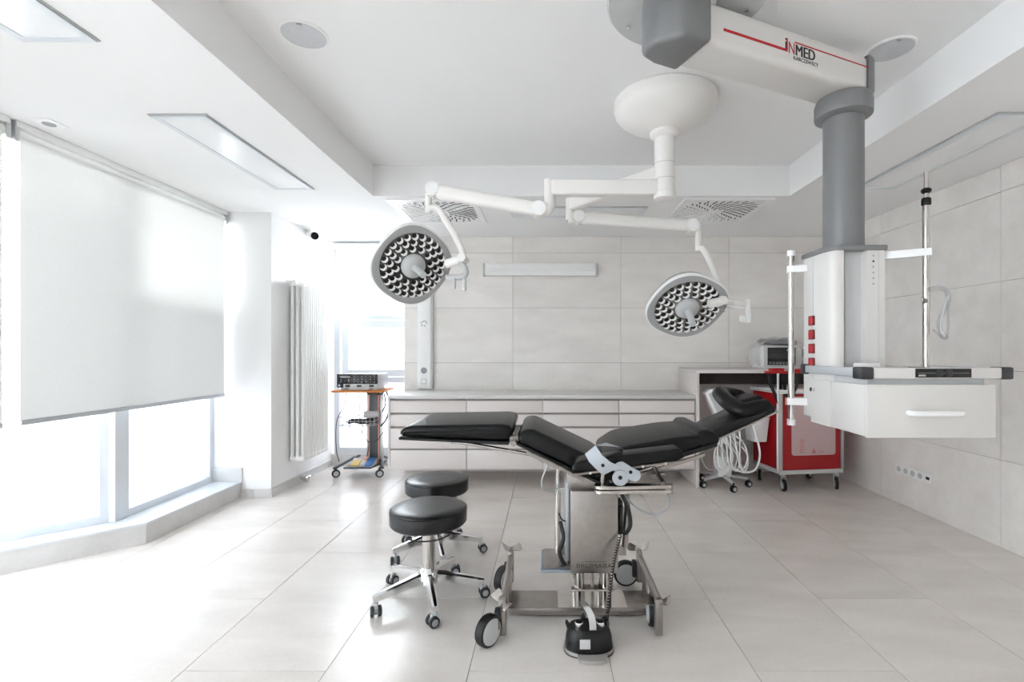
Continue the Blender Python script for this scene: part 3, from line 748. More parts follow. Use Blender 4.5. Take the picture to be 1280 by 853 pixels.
# ================================================================== STOOLS
def make_stool(label):
    s = thing('swivel_stool', label, 'stool', (0, 0, 0), 0, 'black round swivel stools')
    part('seat', MB().lathe([(.17, .405), (.196, .408), (.205, .418), (.206, .475), (.200, .492), (.186, .499), (.12, .501), (0, .5015)], None, 48), 'vinyl', s, local=True)
    part('seat_seam', MB().lathe([(.2055, .482), (.2075, .485), (.2055, .488)], None, 48, caps=False), 'blackm', s, local=True)
    part('seat_plate', MB().lathe([(.06, .385), (.12, .395), (.165, .404)], None, 30), 'blackm', s, local=True)
    part('height_ring', MB().tube([(.125*math.cos(R(a)), .125*math.sin(R(a)), .357+.004*math.sin(R(a))) for a in range(190, 360, 10)] , .004, 8).tube([(.125*math.cos(R(a)), .125*math.sin(R(a)), .357+.018*(1-abs(math.cos(R(a))))) for a in range(0, 191, 10)], .004, 8).cyl((-.124, 0, .357), (-.118, 0, .40), .004).cyl((.124, 0, .357), (.118, 0, .40), .004), 'blackm', s, local=True)
    part('gas_lift', MB().cyl((0, 0, .14), (0, 0, .375), .034, seg=28).cyl((0, 0, .37), (0, 0, .405), .022), 'steelp', s, local=True)
    part('lift_cap', MB().lathe([(.035, .366), (.036, .370), (.034, .378), (.024, .380)], None, 28), 'blackm', s, local=True)
    part('hub', MB().lathe([(.040, .082), (.056, .088), (.056, .135), (.044, .155), (.035, .168)], None, 28), 'chrome', s, local=True)
    leg = MB()
    rr = [(.03, .021, .128, .038), (.09, .020, .124, .035), (.20, .018, .108, .028), (.285, .017, .094, .022), (.302, .011, .092, .017)]
    vs = []; fs = []
    for x, w, z, h in rr:
        vs += [(x, -w, z-h), (x, -w, z+h*.2), (x, -w*.45, z+h*.5), (x, w*.45, z+h*.5), (x, w, z+h*.2), (x, w, z-h)]
    for i in range(len(rr)-1):
        for q in range(6): fs.append((i*6+q, i*6+(q+1) % 6, (i+1)*6+(q+1) % 6, (i+1)*6+q))
    fs += [tuple(range(5, -1, -1)), tuple(24+q for q in range(6))]
    leg.add(vs, fs)
    lme = leg.mesh('leg', 'chrome')
    cap = MB().cyl((.287, 0, .05), (.287, 0, .085), .012, seg=14).bx(.278, .312, -.009, .009, .036, .062, .004)
    cme = cap.mesh('caster_fork', 'lgrey')
    wme = MB().lathe([(.022, -.009), (.027, -.007), (.027, .007), (.022, .009)], Matrix.Translation((.302, .018, .027)) @ Y2D((0, 1, 0)), 22).lathe([(.022, -.009), (.027, -.007), (.027, .007), (.022, .009)], Matrix.Translation((.302, -.018, .027)) @ Y2D((0, 1, 0)), 22).mesh('caster_wheel', 'dgrey')
    hme = MB().lathe([(.017, -.0295), (.017, .0295)], Matrix.Translation((.302, 0, .027)) @ Y2D((0, 1, 0)), 18).mesh('caster_hub', 'midgrey')
    for k in range(5):
        o = link('leg', lme, s, True, Matrix.Rotation(R(72*k), 4, 'Z'))
        sw = Matrix.Translation((.287, 0, 0)) @ Matrix.Rotation(R([20, -60, 95, 75, -70][k]), 4, 'Z') @ Matrix.Translation((-.287, 0, 0))
        for nm, me in (('caster_fork', cme), ('caster_wheel', wme), ('caster_hub', hme)):
            link(nm, me, o, True, sw)
    return s
st1 = make_stool('black round swivel stool nearer the camera, with chrome star base')
st1.location = (-.650, 2.66, 0); st1.rotation_euler = (0, 0, R(2))
st2 = copy_tree(st1); st2.location = (-.738, 3.25, 0); st2.rotation_euler = (0, 0, R(2))
st2['label'] = 'black round swivel stool standing behind the nearer one'

# ================================================================== SURGICAL LIGHT
sl = thing('surgical_light', 'white twin surgical light with two grey heads on a round ceiling mount', 'surgical light', (.706, 2.95, ZC))
SXc, SYc = .706, 2.95
part('ceiling_dome', MB().lathe([(.292, 0), (.302, .010), (.304, .05), (.296, .078), (.272, .108), (.225, .140), (.16, .170), (.10, .192), (.0, .20)], Matrix.Translation((SXc, SYc, ZC)) @ Matrix.Rotation(math.pi, 4, 'X'), 56), 'cream', sl)
part('stem', MB().lathe([(.088, 2.665), (.088, 2.645), (.075, 2.630), (.062, 2.625), (.062, 2.30), (.066, 2.297), (.066, 2.262), (.05, 2.256), (0, 2.256)], Matrix.Translation((SXc, SYc, 0)), 36), 'cream', sl)
part('stem_joint', MB().lathe([(.0635, 2.470), (.0635, 2.474)], Matrix.Translation((SXc, SYc, 0)), 36, caps=False).lathe([(.0635, 2.375), (.0635, 2.379)], Matrix.Translation((SXc, SYc, 0)), 36, caps=False), 'lgrey', sl)
def beam(name, a, b, h, w, material='cream', bev=.012):
    a = Vector(a); b = Vector(b); d = b-a
    T = frame_m(a, d, Vector((0, 0, 1)).cross(d))
    return part(name, MB().bx(0, d.length, -w/2, w/2, -h/2, h/2, bev, 3, m=T), material, sl)
# arm carrying the left head
beam('carrier_arm', (.69, 2.95, 2.327), (.02, 2.95, 2.327), .092, .075)
part('arm_post', MB().cyl((.010, 2.95, 2.378), (.010, 2.95, 2.21), .034, seg=24).lathe([(.0352, 2.278), (.0352, 2.282)], Matrix.Translation((.01, 2.95, 0)), 24, caps=False), 'cream', sl)
k1 = part('spring_knuckle', MB().cyl((-.055, 2.90, 2.195), (-.055, 2.985, 2.195), .046, seg=28).tube([(.01, 2.95, 2.22), (-.005, 2.945, 2.195), (-.05, 2.94, 2.19)], .036, 14), 'cream', sl)
part('knuckle_cap', MB().cyl((-.055, 2.898, 2.195), (-.055, 2.895, 2.195), .040, seg=28), 'white', k1)
beam('spring_arm', (-.06, 2.95, 2.198), (-.705, 3.08, 2.352), .088, .075, bev=.028)
k2 = part('spring_knuckle', MB().cyl((-.722, 3.04, 2.358), (-.722, 3.12, 2.358), .046, seg=28).box((-.748, 3.085, 2.36), (.05, .06, .09), None, .015), 'cream', sl)
part('knuckle_cap', MB().cyl((-.722, 3.038, 2.358), (-.722, 3.035, 2.358), .040, seg=28), 'white', k2)
part('drop_post', MB().cyl((-.757, 3.09, 2.40), (-.757, 3.09, 2.215), .021, seg=20), 'cream', sl)
part('yoke_tube', MB().tube(spline([(-.757, 3.09, 2.225), (-.735, 3.08, 2.245), (-.69, 3.07, 2.235), (-.64, 3.07, 2.16), (-.575, 3.06, 2.05), (-.538, 3.05, 1.97), (-.532, 3.04, 1.91)], 6), .021, 14), 'cream', sl)
part('head_joint', MB().cyl((-.635, 3.04, 1.885), (-.525, 3.02, 1.912), .028, seg=20).cyl((-.53, 2.975, 1.915), (-.52, 3.05, 1.91), .026, seg=20), 'cream', sl)
part('side_handle', MB().tube(spline([(-.545, 3.01, 1.89), (-.515, 3.0, 1.86), (-.505, 3.0, 1.825), (-.53, 3.0, 1.80), (-.63, 3.03, 1.80)], 6), .018, 12).tube([(-.516, 3.0, 1.83), (-.512, 3.0, 1.715)], .012, 10).tube([(-.575, 3.0, 1.79), (-.578, 3.0, 1.725)], .011, 10), 'lgrey', sl)
# arm carrying the right head
beam('carrier_arm', (.69, 2.97, 2.425), (.18, 3.60, 2.425), .088, .08)
part('arm_post', MB().cyl((.165, 3.62, 2.47), (.165, 3.62, 2.31), .034, seg=24), 'cream', sl)
k3 = part('spring_knuckle', MB().cyl((.225, 3.56, 2.33), (.225, 3.66, 2.33), .048, seg=28).box((.185, 3.62, 2.325), (.07, .07, .08), None, .02), 'cream', sl)
part('knuckle_cap', MB().cyl((.225, 3.558, 2.33), (.225, 3.555, 2.33), .041, seg=28), 'white', k3)
beam('spring_arm', (.225, 3.61, 2.33), (1.02, 3.50, 2.240), .088, .075, bev=.028)
k4 = part('spring_knuckle', MB().cyl((1.03, 3.455, 2.238), (1.03, 3.545, 2.238), .047, seg=28).box((1.058, 3.50, 2.235), (.05, .06, .085), None, .015), 'cream', sl)
part('knuckle_cap', MB().cyl((1.03, 3.453, 2.238), (1.03, 3.45, 2.238), .041, seg=28), 'white', k4)
part('drop_post', MB().cyl((1.078, 3.50, 2.26), (1.078, 3.50, 2.06), .022, seg=20), 'cream', sl)
part('yoke_tube', MB().tube(spline([(1.080, 3.50, 2.085), (1.105, 3.47, 2.065), (1.140, 3.44, 1.98), (1.175, 3.42, 1.87), (1.19, 3.38, 1.76), (1.19, 3.36, 1.69)], 6), .022, 14), 'cream', sl)
part('head_joint', MB().cyl((1.10, 3.34, 1.665), (1.19, 3.34, 1.685), .030, seg=20).cyl((1.19, 3.30, 1.688), (1.19, 3.38, 1.683), .028, seg=20).cyl((1.20, 3.36, 1.68), (1.38, 3.40, 1.67), .017, seg=14), 'cream', sl)
part('side_handle', MB().box((1.392, 3.40, 1.62), (.03, .03, .16), (0, R(-4), 0), .006).box((1.36, 3.40, 1.565), (.045, .03, .05), None, .01).tube([(1.25, 3.38, 1.655), (1.36, 3.40, 1.645)], .012, 10), 'white', sl)

def sq_ring(Rr, z, n=64, p=2.5, roll=R(22)):
    pts = []
    for k in range(n):
        a = 2*math.pi*k/n; c, s = math.cos(a), math.sin(a)
        r = Rr/((abs(c)**p+abs(s)**p)**(1/p)) if p else Rr
        r *= .93
        pts.append((r*math.cos(a+roll), r*math.sin(a+roll), z))
    return pts
def lamp_head(c, nrm, Rr, spin):
    nrm = Vector(nrm).normalized(); x = Vector((0, 0, 1)).cross(nrm); x.normalize()
    T = frame_m(c, x, nrm.cross(x)) @ Matrix.Rotation(spin, 4, 'Z')
    rg = lambda s, z, p=2.5: [tuple(T @ Vector(q)) for q in sq_ring(Rr*s, z, p=p)]
    hd = part('lamp_head', loft(MB(), [rg(.55, -.095), rg(.80, -.085), rg(.94, -.06), rg(.985, -.032), rg(.985, -.026), rg(.96, -.024)]), 'midgrey', sl)
    part('pale_band', loft(MB(), [rg(.97, -.026), rg(1.0, -.024), rg(1.0, -.006), rg(.985, -.001), rg(.96, -.001)]), 'white', hd)
    part('front_bezel', loft(MB(), [rg(.968, -.003), rg(.966, .003), rg(.92, .006), [tuple(T @ Vector(q)) for q in sq_ring(Rr*.845, .001, p=2.0)], [tuple(T @ Vector(q)) for q in sq_ring(Rr*.84, -.006, p=2.0)]]), 'bezel', hd)
    part('reflector_plate', MB().lathe([(Rr*.79, -.0055), (Rr*.79, .0012), (0, .0012)], T, 48), 'ledplate', hd)
    lens = MB().lathe([(.068*Rr, 0), (.068*Rr, .003), (.05*Rr, .0045), (0, .005)], None, 14)
    cres = MB()
    cp = [(.066*Rr*math.cos(R(a)), .066*Rr*math.sin(R(a)), .005) for a in range(-30, 181, 21)]
    cres.tube(cp, [.006*Rr+.026*Rr*math.sin(math.pi*i/(len(cp)-1)) for i in range(len(cp))], 6)
    lm = lens.mesh('led_lens', 'leddark'); cm = cres.mesh('led_crescent', 'led')
    for rr, cnt, ph in ((.71, 24, 0), (.565, 18, .1), (.42, 12, .2)):
        for i in range(cnt):
            a = 2*math.pi*(i+ph)/cnt
            m = T @ Matrix.Translation((rr*Rr*math.cos(a), rr*Rr*math.sin(a), .001)) @ Matrix.Rotation(-spin-R(115), 4, 'Z')
            lo = link('led_lens', lm, hd, False, m)
            co = bpy.data.objects.new('led_crescent', cm); COL.objects.link(co); co.parent = lo
    hb = part('hub', MB().lathe([(.29*Rr, -.002), (.29*Rr, .012), (.25*Rr, .03), (.16*Rr, .042), (0, .042)], T, 36), 'lgrey', hd)
    part('grip', MB().lathe([(.085*Rr, .04), (.085*Rr, .05), (.075*Rr, .055), (.080*Rr, .165), (.07*Rr, .175), (0, .175)], T, 24), 'lgrey', hd)
    part('pivot_lug', MB().lathe([(.03, -.05), (.03, .0)], T @ Matrix.Rotation(-spin, 4, 'Z') @ Matrix.Translation((Rr*.93, -.02, -.02)) @ Y2D((1, 0, 0)), 18), 'midgrey', hd)
lamp_head((-.857, 3.10, 1.884), (.56, -.70, -.45), .270, R(38))
lamp_head((.975, 3.42, 1.645), (.02, -.69, -.69), .290, R(41))

# ================================================================== CEILING PENDANT
pd = thing('supply_pendant', 'white and grey ceiling supply pendant with shelf and drawer', 'pendant', (1.452, 2.40, ZC))
A = Vector((.58, 2.03, 0)); B = Vector((1.452, 2.40, 0)); dv = (B-A).normalized(); nv = Vector((dv.y, -dv.x, 0))
part('ceiling_flange', MB().lathe([(.335, 0), (.335, .045), (.325, .058), (.12, .062), (.10, .13)], Matrix.Translation((A.x, A.y, ZC)) @ Matrix.Rotation(math.pi, 4, 'X'), 56), 'lgrey', pd)
for k in range(8):
    a = R(45*k+10)
    part('flange_bolt', MB().cyl((A.x+.27*math.cos(a), A.y+.27*math.sin(a), ZC-.060), (A.x+.27*math.cos(a), A.y+.27*math.sin(a), ZC-.068), .008, seg=10), 'chrome', pd)
TA = frame_m((A.x, A.y, 0), dv, Vector((0, 0, 1)).cross(dv))      # local x runs along the arm, y to the far side
LA = (B-A).length
arm = [(-.02, -.1), (LA+.045, -.1), (LA+.045, .1), (-.02, .1)]
pa = part('pendant_arm', MB().prism(arm, 2.580, 2.752, 'z', .030, 4, m=TA), 'pwhite', pd)
cap = [(-.19, .04), (-.178, -.02), (-.105, -.112), (-.055, -.120), (.03, -.120), (.03, .112), (-.10, .108), (-.17, .085)]
part('arm_end_cover', MB().prism(cap, 2.570, 2.80, 'z', .022, 3, m=TA), 'pgrey', pd)
part('arm_end_band', MB().prism([(LA+.03, -.108)] + [(LA+.05+.085*math.cos(R(a)), .108*math.sin(R(a))) for a in range(-90, 91, 15)] + [(LA+.03, .108)], 2.575, 2.762, 'z', .022, 3, m=TA), 'pgrey', pd)
def on_arm(s, z): 
    q = A + dv*s + nv*.1005; return Vector((q.x, q.y, z))
for s0_, s1_, z_, h_ in ((.10, .455, 2.648, .011), (.50, .985, 2.694, .005)):
    q = MB()
    a_, b_ = on_arm(s0_, z_), on_arm(s1_, z_)
    Tm = frame_m(a_, b_-a_, (0, 0, 1))
    part('red_stripe', q.bx(0, (b_-a_).length, -h_/2, h_/2, -.001, .001, m=Tm), 'redp', pa, False)
part('red_stripe', MB().bx(.450, .456, -.1015, -.1, 2.648, 2.70, m=TA), 'redp', pa, False)
FT = lambda s, z: frame_m(on_arm(s, z), dv, (0, 0, 1))
text('arm_lettering', 'i', .082, 'ink', pa, FT(.437, 2.648), align='LEFT', sx=1.0)
text('arm_lettering', 'N', .072, 'redp', pa, FT(.459, 2.640), align='LEFT', sx=.76)
text('arm_lettering', 'MED', .068, 'ink', pa, FT(.500, 2.640), align='LEFT', sx=.90)
text('arm_lettering', 'MED', .068, 'ink', pa, FT(.5035, 2.640), align='LEFT', sx=.90, depth=.0005)
text('arm_lettering', 'KARCZEWSCY', .0235, 'ink', pa, FT(.490, 2.618), align='LEFT', sx=1.0)
part('column_collar', MB().lathe([(.098, 2.478), (.125, 2.492), (.127, 2.500), (.127, 2.555), (.118, 2.580), (.09, 2.582)], Matrix.Translation((B.x, B.y, 0)), 44), 'pgrey', pd)
part('pendant_column', MB().cyl((B.x, B.y, 1.83), (B.x, B.y, 2.485), .089, seg=44).lathe([(.098, 1.830), (.092, 1.846)], Matrix.Translation((B.x, B.y, 0)), 44), 'pgrey', pd)
# console
con = [(1.305, 2.49), (1.305, 2.315), (1.309, 2.290), (1.318, 2.272), (1.334, 2.258), (1.352, 2.253), (1.366, 2.253), (1.372, 2.262), (1.385, 2.285), (1.41, 2.298), (1.45, 2.30), (1.474, 2.29), (1.476, 2.253), (1.556, 2.253), (1.556, 2.49)]
cn = part('console', MB().prism(con, 1.02, 1.812, 'z'), 'pwhite', pd)
cc = [(1.296, 2.50), (1.296, 2.31), (1.302, 2.28), (1.318, 2.258), (1.345, 2.245), (1.564, 2.243), (1.564, 2.50)]
part('console_cap', MB().prism(cc, 1.810, 1.834, 'z', .006, 2), 'pgrey', pd)
part('console_foot', MB().prism([(x, y) for x, y in con], 1.012, 1.021, 'z'), 'midgrey', cn)
part('channel_shade', MB().prism([(1.39, 2.284), (1.41, 2.2955), (1.45, 2.2975), (1.468, 2.291), (1.45, 2.302), (1.41, 2.302)], 1.28, 1.81, 'z'), 'lgrey', cn)  # grey strip paints in the shading of the hollow console channel
part('edge_line', MB().bx(1.525, 1.527, 2.2515, 2.2535, 1.28, 1.81).bx(1.3035, 1.3055, 2.40, 2.403, 1.02, 1.81), 'lgrey', cn, False)
for k in range(6): part('screw', MB().cyl((1.502, 2.2535, 1.785-.026*k), (1.502, 2.251, 1.785-.026*k), .0045, seg=8), 'midgrey' if k != 1 else 'blackm', cn)
for k in range(4):
    z = 1.494-.069*k
    so = part('red_socket', MB().bx(1.2985, 1.3055, 2.385, 2.437, z-.024, z+.024, .003), 'reddk', cn)
    part('socket_well', MB().lathe([(.021, 0), (.021, .002), (.017, .002), (.016, .0005)], Matrix.Translation((1.2985, 2.411, z)) @ Y2D((-1, 0, 0)), 16), 'redp', so)
part('gas_port', MB().cyl((1.3055, 2.41, 1.155), (1.297, 2.41, 1.155), .011, seg=14).bx(1.298, 1.3055, 2.38, 2.387, 1.147, 1.163), 'blackm', cn)
# shelf with rails and controls
sh = part('shelf', MB().bx(1.294, 1.868, 2.0, 2.25, 1.238, 1.270, .004).bx(1.56, 1.868, 2.24, 2.45, 1.238, 1.270, .004), 'pwhite', pd)
part('shelf_front', MB().bx(1.30, 1.862, 1.980, 2.004, 1.232, 1.277, .006), 'pwhite', sh)
part('side_rail', MB().bx(1.276, 1.295, 2.0, 2.45, 1.238, 1.274, .003), 'alug', sh)
part('side_rail', MB().bx(1.866, 1.882, 2.0, 2.45, 1.238, 1.274, .003), 'alug', sh)
for x0, x1, y0, y1 in ((1.270, 1.322, 1.975, 2.04), (1.840, 1.888, 1.975, 2.04), (1.270, 1.298, 2.42, 2.46)):
    part('corner_bumper', MB().bx(x0, x1, y0, y1, 1.229, 1.279, .007), 'dgrey', sh)
cp = part('control_panel', MB().bx(1.490, 1.716, 1.976, 1.981, 1.237, 1.273, .002), 'blackm', sh)
for x in (1.585, 1.624): part('control_knob', MB().lathe([(.016, 0), (.016, .003), (.011, .005), (0, .005)], Matrix.Translation((x, 1.977, 1.255)) @ Y2D((0, -1, 0)), 20), 'dgrey', cp)
part('panel_line', MB().bx(1.50, 1.706, 1.9752, 1.9762, 1.2545, 1.2558), 'midgrey', cp, False)
text('panel_lettering', 'iNMED', .010, 'white', cp, frame_m((1.515, 1.9755, 1.242), (1, 0, 0), (0, 0, 1)))
part('shelf_fence', MB().bx(1.38, 1.50, 2.20, 2.207, 1.270, 1.290, .003), 'white', sh)
part('shelf_neck', MB().bx(1.32, 1.80, 2.015, 2.25, 1.203, 1.239), 'lgrey', pd)
dc = part('drawer_case', MB().bx(1.300, 1.818, 2.003, 2.25, .995, 1.206, .003).bx(1.298, 1.304, 2.24, 2.41, .995, 1.206).bx(1.558, 1.818, 2.24, 2.41, .995, 1.206), 'pwhite', pd)
dr = part('drawer', MB().bx(1.297, 1.824, 1.985, 2.003, .990, 1.208, .004), 'pwhite', pd)
part('handle', MB().tube(spline([(1.466, 1.99, 1.094), (1.468, 1.962, 1.094), (1.488, 1.951, 1.094), (1.565, 1.949, 1.094), (1.642, 1.951, 1.094), (1.662, 1.962, 1.094), (1.664, 1.99, 1.094)], 4), .011, 10), 'white', dr)
# equipment poles
def clampbar(p0, p1, w=.036, h=.036):
    a = Vector(p0); b = Vector(p1); d = b-a
    return MB().bx(-.02, d.length, -w/2, w/2, -h/2, h/2, .004, 2, m=frame_m(a, d, Vector((0, 0, 1)).cross(d)))
pl = part('equipment_pole', MB().cyl((1.246, 2.50, .975), (1.246, 2.50, 1.845), .0150, seg=20), 'steelp', pd)
part('pole_cap', MB().cyl((1.246, 2.50, 1.83), (1.246, 2.50, 1.857), .020, seg=18), 'white', pl)
part('pole_cap', MB().cyl((1.246, 2.50, .965), (1.246, 2.50, .995), .020, seg=18), 'white', pl)
part('pole_arm', clampbar((1.246, 2.50, 1.762), (1.32, 2.47, 1.762)), 'white', pl)
part('pole_arm', clampbar((1.246, 2.50, 1.086), (1.32, 2.47, 1.086)), 'white', pl)
pr = part('infusion_pole', MB().cyl((1.705, 2.20, 1.268), (1.705, 2.20, 2.00), .0145, seg=18).cyl((1.705, 2.20, 2.0), (1.705, 2.20, 2.152), .010, seg=14), 'steelp', pd)
part('pole_clamp', MB().lathe([(.015, 2.00), (.019, 2.005), (.019, 2.028), (.016, 2.034)], Matrix.Translation((1.705, 2.20, 0)), 18).lathe([(.012, 2.055), (.020, 2.062), (.020, 2.072), (.014, 2.078)], Matrix.Translation((1.705, 2.20, 0)), 18), 'blackm', pr)
part('pole_arm', clampbar((1.705, 2.20, 1.79), (1.55, 2.30, 1.79), .03, .036), 'white', pr)
part('clamp_knob', MB().cyl((1.69, 2.19, 1.570), (1.668, 2.165, 1.572), .012, .009, seg=10).box((1.664, 2.16, 1.572), (.035, .01, .012), (0, .3, .5), .003), 'steel', pr)
part('drip_holder', MB().tube(spline([(1.705, 2.185, 1.62), (1.745, 2.17, 1.625), (1.775, 2.165, 1.60), (1.772, 2.165, 1.55), (1.745, 2.165, 1.50), (1.735, 2.165, 1.46), (1.75, 2.165, 1.41), (1.77, 2.165, 1.405)], 5), .010, 8).tube(spline([(1.765, 2.165, 1.61), (1.775, 2.165, 1.5), (1.765, 2.165, 1.40), (1.72, 2.18, 1.44)], 5), .005, 8), 'clear', pr)
part('drip_tube', MB().tube(spline([(1.77, 2.16, 1.59), (1.745, 2.16, 1.51), (1.738, 2.16, 1.44), (1.755, 2.16, 1.41)], 5), .006, 8), 'bag', pr)
part('pole_rail', MB().bx(1.63, 1.71, 2.19, 2.21, 1.268, 1.272), 'dgrey', pr)

# ================================================================== ELECTROSURGERY CART
ec = thing('device_cart', 'slim grey device cart with orange shelf in front of the narrow window', 'cart', (-2.02, 5.3, 0))
part('base_tray', MB().prism([(-2.15, 5.12), (-1.86, 5.12), (-1.80, 5.45), (-2.10, 5.45)], .10, .118, 'z', .004, 1), 'slate', ec)
for x0, y0, x1, y1 in ((-2.12, 5.35, -2.26, 5.15), (-1.86, 5.40, -1.76, 5.18), (-2.1, 5.42, -2.22, 5.58), (-1.85, 5.42, -1.78, 5.58)):
    part('base_leg', MB().tube([(x0, y0, .175), ((x0+x1)/2, (y0+y1)/2, .135), (x1, y1, .098)], .022, 8, squash=.6), 'slate', ec)
for x, y in ((-2.245, 5.165), (-1.785, 5.17), (-2.215, 5.57), (-1.785, 5.57)):
    w_ = part('caster_wheel', MB().lathe([(.030, -.018), (.042, -.013), (.042, .013), (.030, .018)], Matrix.Translation((x, y, .042)) @ Y2D((.5, -.85, 0)), 24), 'dgrey', ec)
    part('wheel_disc', MB().lathe([(.027, -.019), (.027, .0195), (0, .0195)], Matrix.Translation((x, y, .042)) @ Y2D((.5, -.85, 0)), 20), 'lgrey', w_)
    part('caster_fork', MB().cyl((x, y, .05), (x, y, .105), .012), 'dgrey', ec)
cl = part('column', MB().bx(-1.935, -1.845, 5.30, 5.37, .118, .90, .004), 'slate', ec)
part('column_trim', MB().bx(-1.948, -1.935, 5.295, 5.37, .118, .86), 'salmon', cl, False)
part('column_trim', MB().bx(-1.845, -1.832, 5.295, 5.37, .118, .86), 'salmon', cl, False)
part('column_side', MB().bx(-1.975, -1.948, 5.31, 5.37, .118, .86, .003).bx(-1.832, -1.805, 5.31, 5.37, .118, .86, .003), 'alu', cl)
part('shelf_bracket', MB().prism([(-1.935, .90), (-1.99, .90), (-1.935, .80)], 5.32, 5.36, 'y').prism([(-1.845, .90), (-1.79, .90), (-1.845, .80)], 5.32, 5.36, 'y'), 'slate', ec)
part('shelf', MB().bx(-2.27, -1.74, 5.11, 5.52, .903, .925, .004), 'orange', ec)
part('basket', MB().tube([(-2.21, 5.14, .64), (-1.83, 5.14, .64), (-1.83, 5.29, .64), (-2.21, 5.29, .64), (-2.21, 5.14, .64)], .005, 6).tube([(-2.19, 5.15, .55), (-1.85, 5.15, .55), (-1.85, 5.28, .55), (-2.19, 5.28, .55), (-2.19, 5.15, .55)], .0045, 6).tube([(-2.20, 5.145, .595), (-1.84, 5.145, .595), (-1.84, 5.285, .595)], .004, 6), 'midgrey', ec)
bk = MB()
for i in range(10):
    x = -2.20+.0405*i; bk.tube([(x, 5.14, .64), (x, 5.152, .55), (x, 5.28, .55), (x, 5.29, .64)], .003, 5)
part('basket_wires', bk, 'midgrey', ec)
part('basket_mount', MB().bx(-1.98, -1.83, 5.24, 5.295, .63, .69, .004), 'lgrey', ec)
cb = MB()
random.seed(3)
for k in range(7):
    pts = [(-2.15+random.random()*.28, 5.15+random.random()*.12, .565+random.random()*.05) for _ in range(6)]
    cb.tube(spline(pts, 5), .008, 6)
part('coiled_leads', cb, 'dgrey', ec)
part('cable', MB().tube(spline([(-1.80, 5.42, .90), (-1.76, 5.38, .82), (-1.73, 5.3, .70), (-1.745, 5.26, .60), (-1.80, 5.25, .53)], 6), .009, 8).tube(spline([(-1.81, 5.40, .86), (-1.775, 5.33, .76), (-1.80, 5.3, .68)], 6), .007, 8), 'rubber', ec)
wr = MB()
for pts in ([(-2.15, 5.2, .90), (-2.16, 5.17, .75), (-2.21, 5.13, .64), (-2.225, 5.12, .5), (-2.22, 5.12, .3), (-2.2, 5.14, .17)],
            [(-2.02, 5.2, .90), (-2.0, 5.18, .75), (-1.99, 5.14, .66)],
            [(-2.1, 5.16, .56), (-2.08, 5.12, .46), (-1.97, 5.13, .48), (-1.95, 5.14, .56)],
            [(-1.97, 5.2, .58), (-1.98, 5.2, .45), (-1.93, 5.25, .35), (-1.95, 5.26, .2)],
            [(-1.95, 5.26, .36), (-1.83, 5.22, .38), (-1.76, 5.25, .47), (-1.60, 5.40, .52)]):
    wr.tube(spline(pts, 6), .0045, 5)
part('thin_leads', wr, 'dgrey', ec)

dv_ = thing('electrosurgical_unit', 'silver electrosurgical unit with dark front panel on the orange shelf', 'device', (-2.0, 5.3, .925))
part('housing', MB().bx(-2.215, -1.785, 5.13, 5.46, .955, 1.095, .008), 'lgrey2', dv_)
part('foot_strip', MB().bx(-2.19, -2.15, 5.16, 5.40, .925, .957).bx(-1.85, -1.81, 5.16, 5.40, .925, .957).bx(-2.10, -1.88, 5.125, 5.16, .93, .957, .004), 'lgrey', dv_)
fp = part('front_panel', MB().bx(-2.215, -1.79, 5.116, 5.131, .993, 1.097, .003).bx(-2.215, -2.15, 5.117, 5.131, .955, .995, .003), 'screen', dv_)
part('lower_panel', MB().bx(-2.148, -1.79, 5.118, 5.131, .952, .993, .002), 'lgrey', dv_)
part('display', MB().bx(-2.18, -2.075, 5.113, 5.117, 1.058, 1.078), 'midgrey', fp, False)
random.seed(5)
for x in (-2.17, -2.09, -2.03, -1.99, -1.95, -1.91, -1.86, -1.82):
    for z in (1.015, 1.042, 1.068 if x > -2.05 else 1.03):
        part('knob', MB().cyl((x, 5.117, z), (x, 5.112, z), .0045, seg=8), random.choice(['lgrey', 'midgrey', 'midgrey', 'yellow']), fp)
for x in (-2.10, -1.98, -1.85): part('port', MB().bx(x-.025, x+.025, 5.112, 5.119, .962, .984, .004), 'rubber', fp)
text('panel_symbol', '+', .06, 'white', fp, frame_m((-2.188, 5.115, .957), (1, 0, 0), (0, 0, 1)))

fpd = thing('foot_pedal', 'double foot pedal with yellow and blue plates on the device cart base', 'foot pedal', (-2.0, 5.2, .118))
part('pedal_base', MB().prism([(5.115, .120), (5.285, .120), (5.285, .185), (5.115, .137)], -2.10, -1.845, 'x', .005, 1), 'midgrey', fpd)
part('yellow_plate', MB().prism([(5.108, .132), (5.23, .168), (5.23, .180), (5.108, .146)], -2.075, -1.985, 'x', .003, 1), 'yellow', fpd)
part('blue_plate', MB().prism([(5.108, .132), (5.26, .178), (5.26, .192), (5.108, .148)], -1.92, -1.85, 'x', .003, 1), 'blue', fpd)
part('red_button', MB().cyl((-1.952, 5.23, .165), (-1.952, 5.215, .195), .022, seg=18), 'salmon', fpd)
part('pedal_divider', MB().prism([(5.11, .13), (5.28, .178), (5.28, .20), (5.11, .15)], -1.975, -1.93, 'x', .004, 1), 'lgrey', fpd)

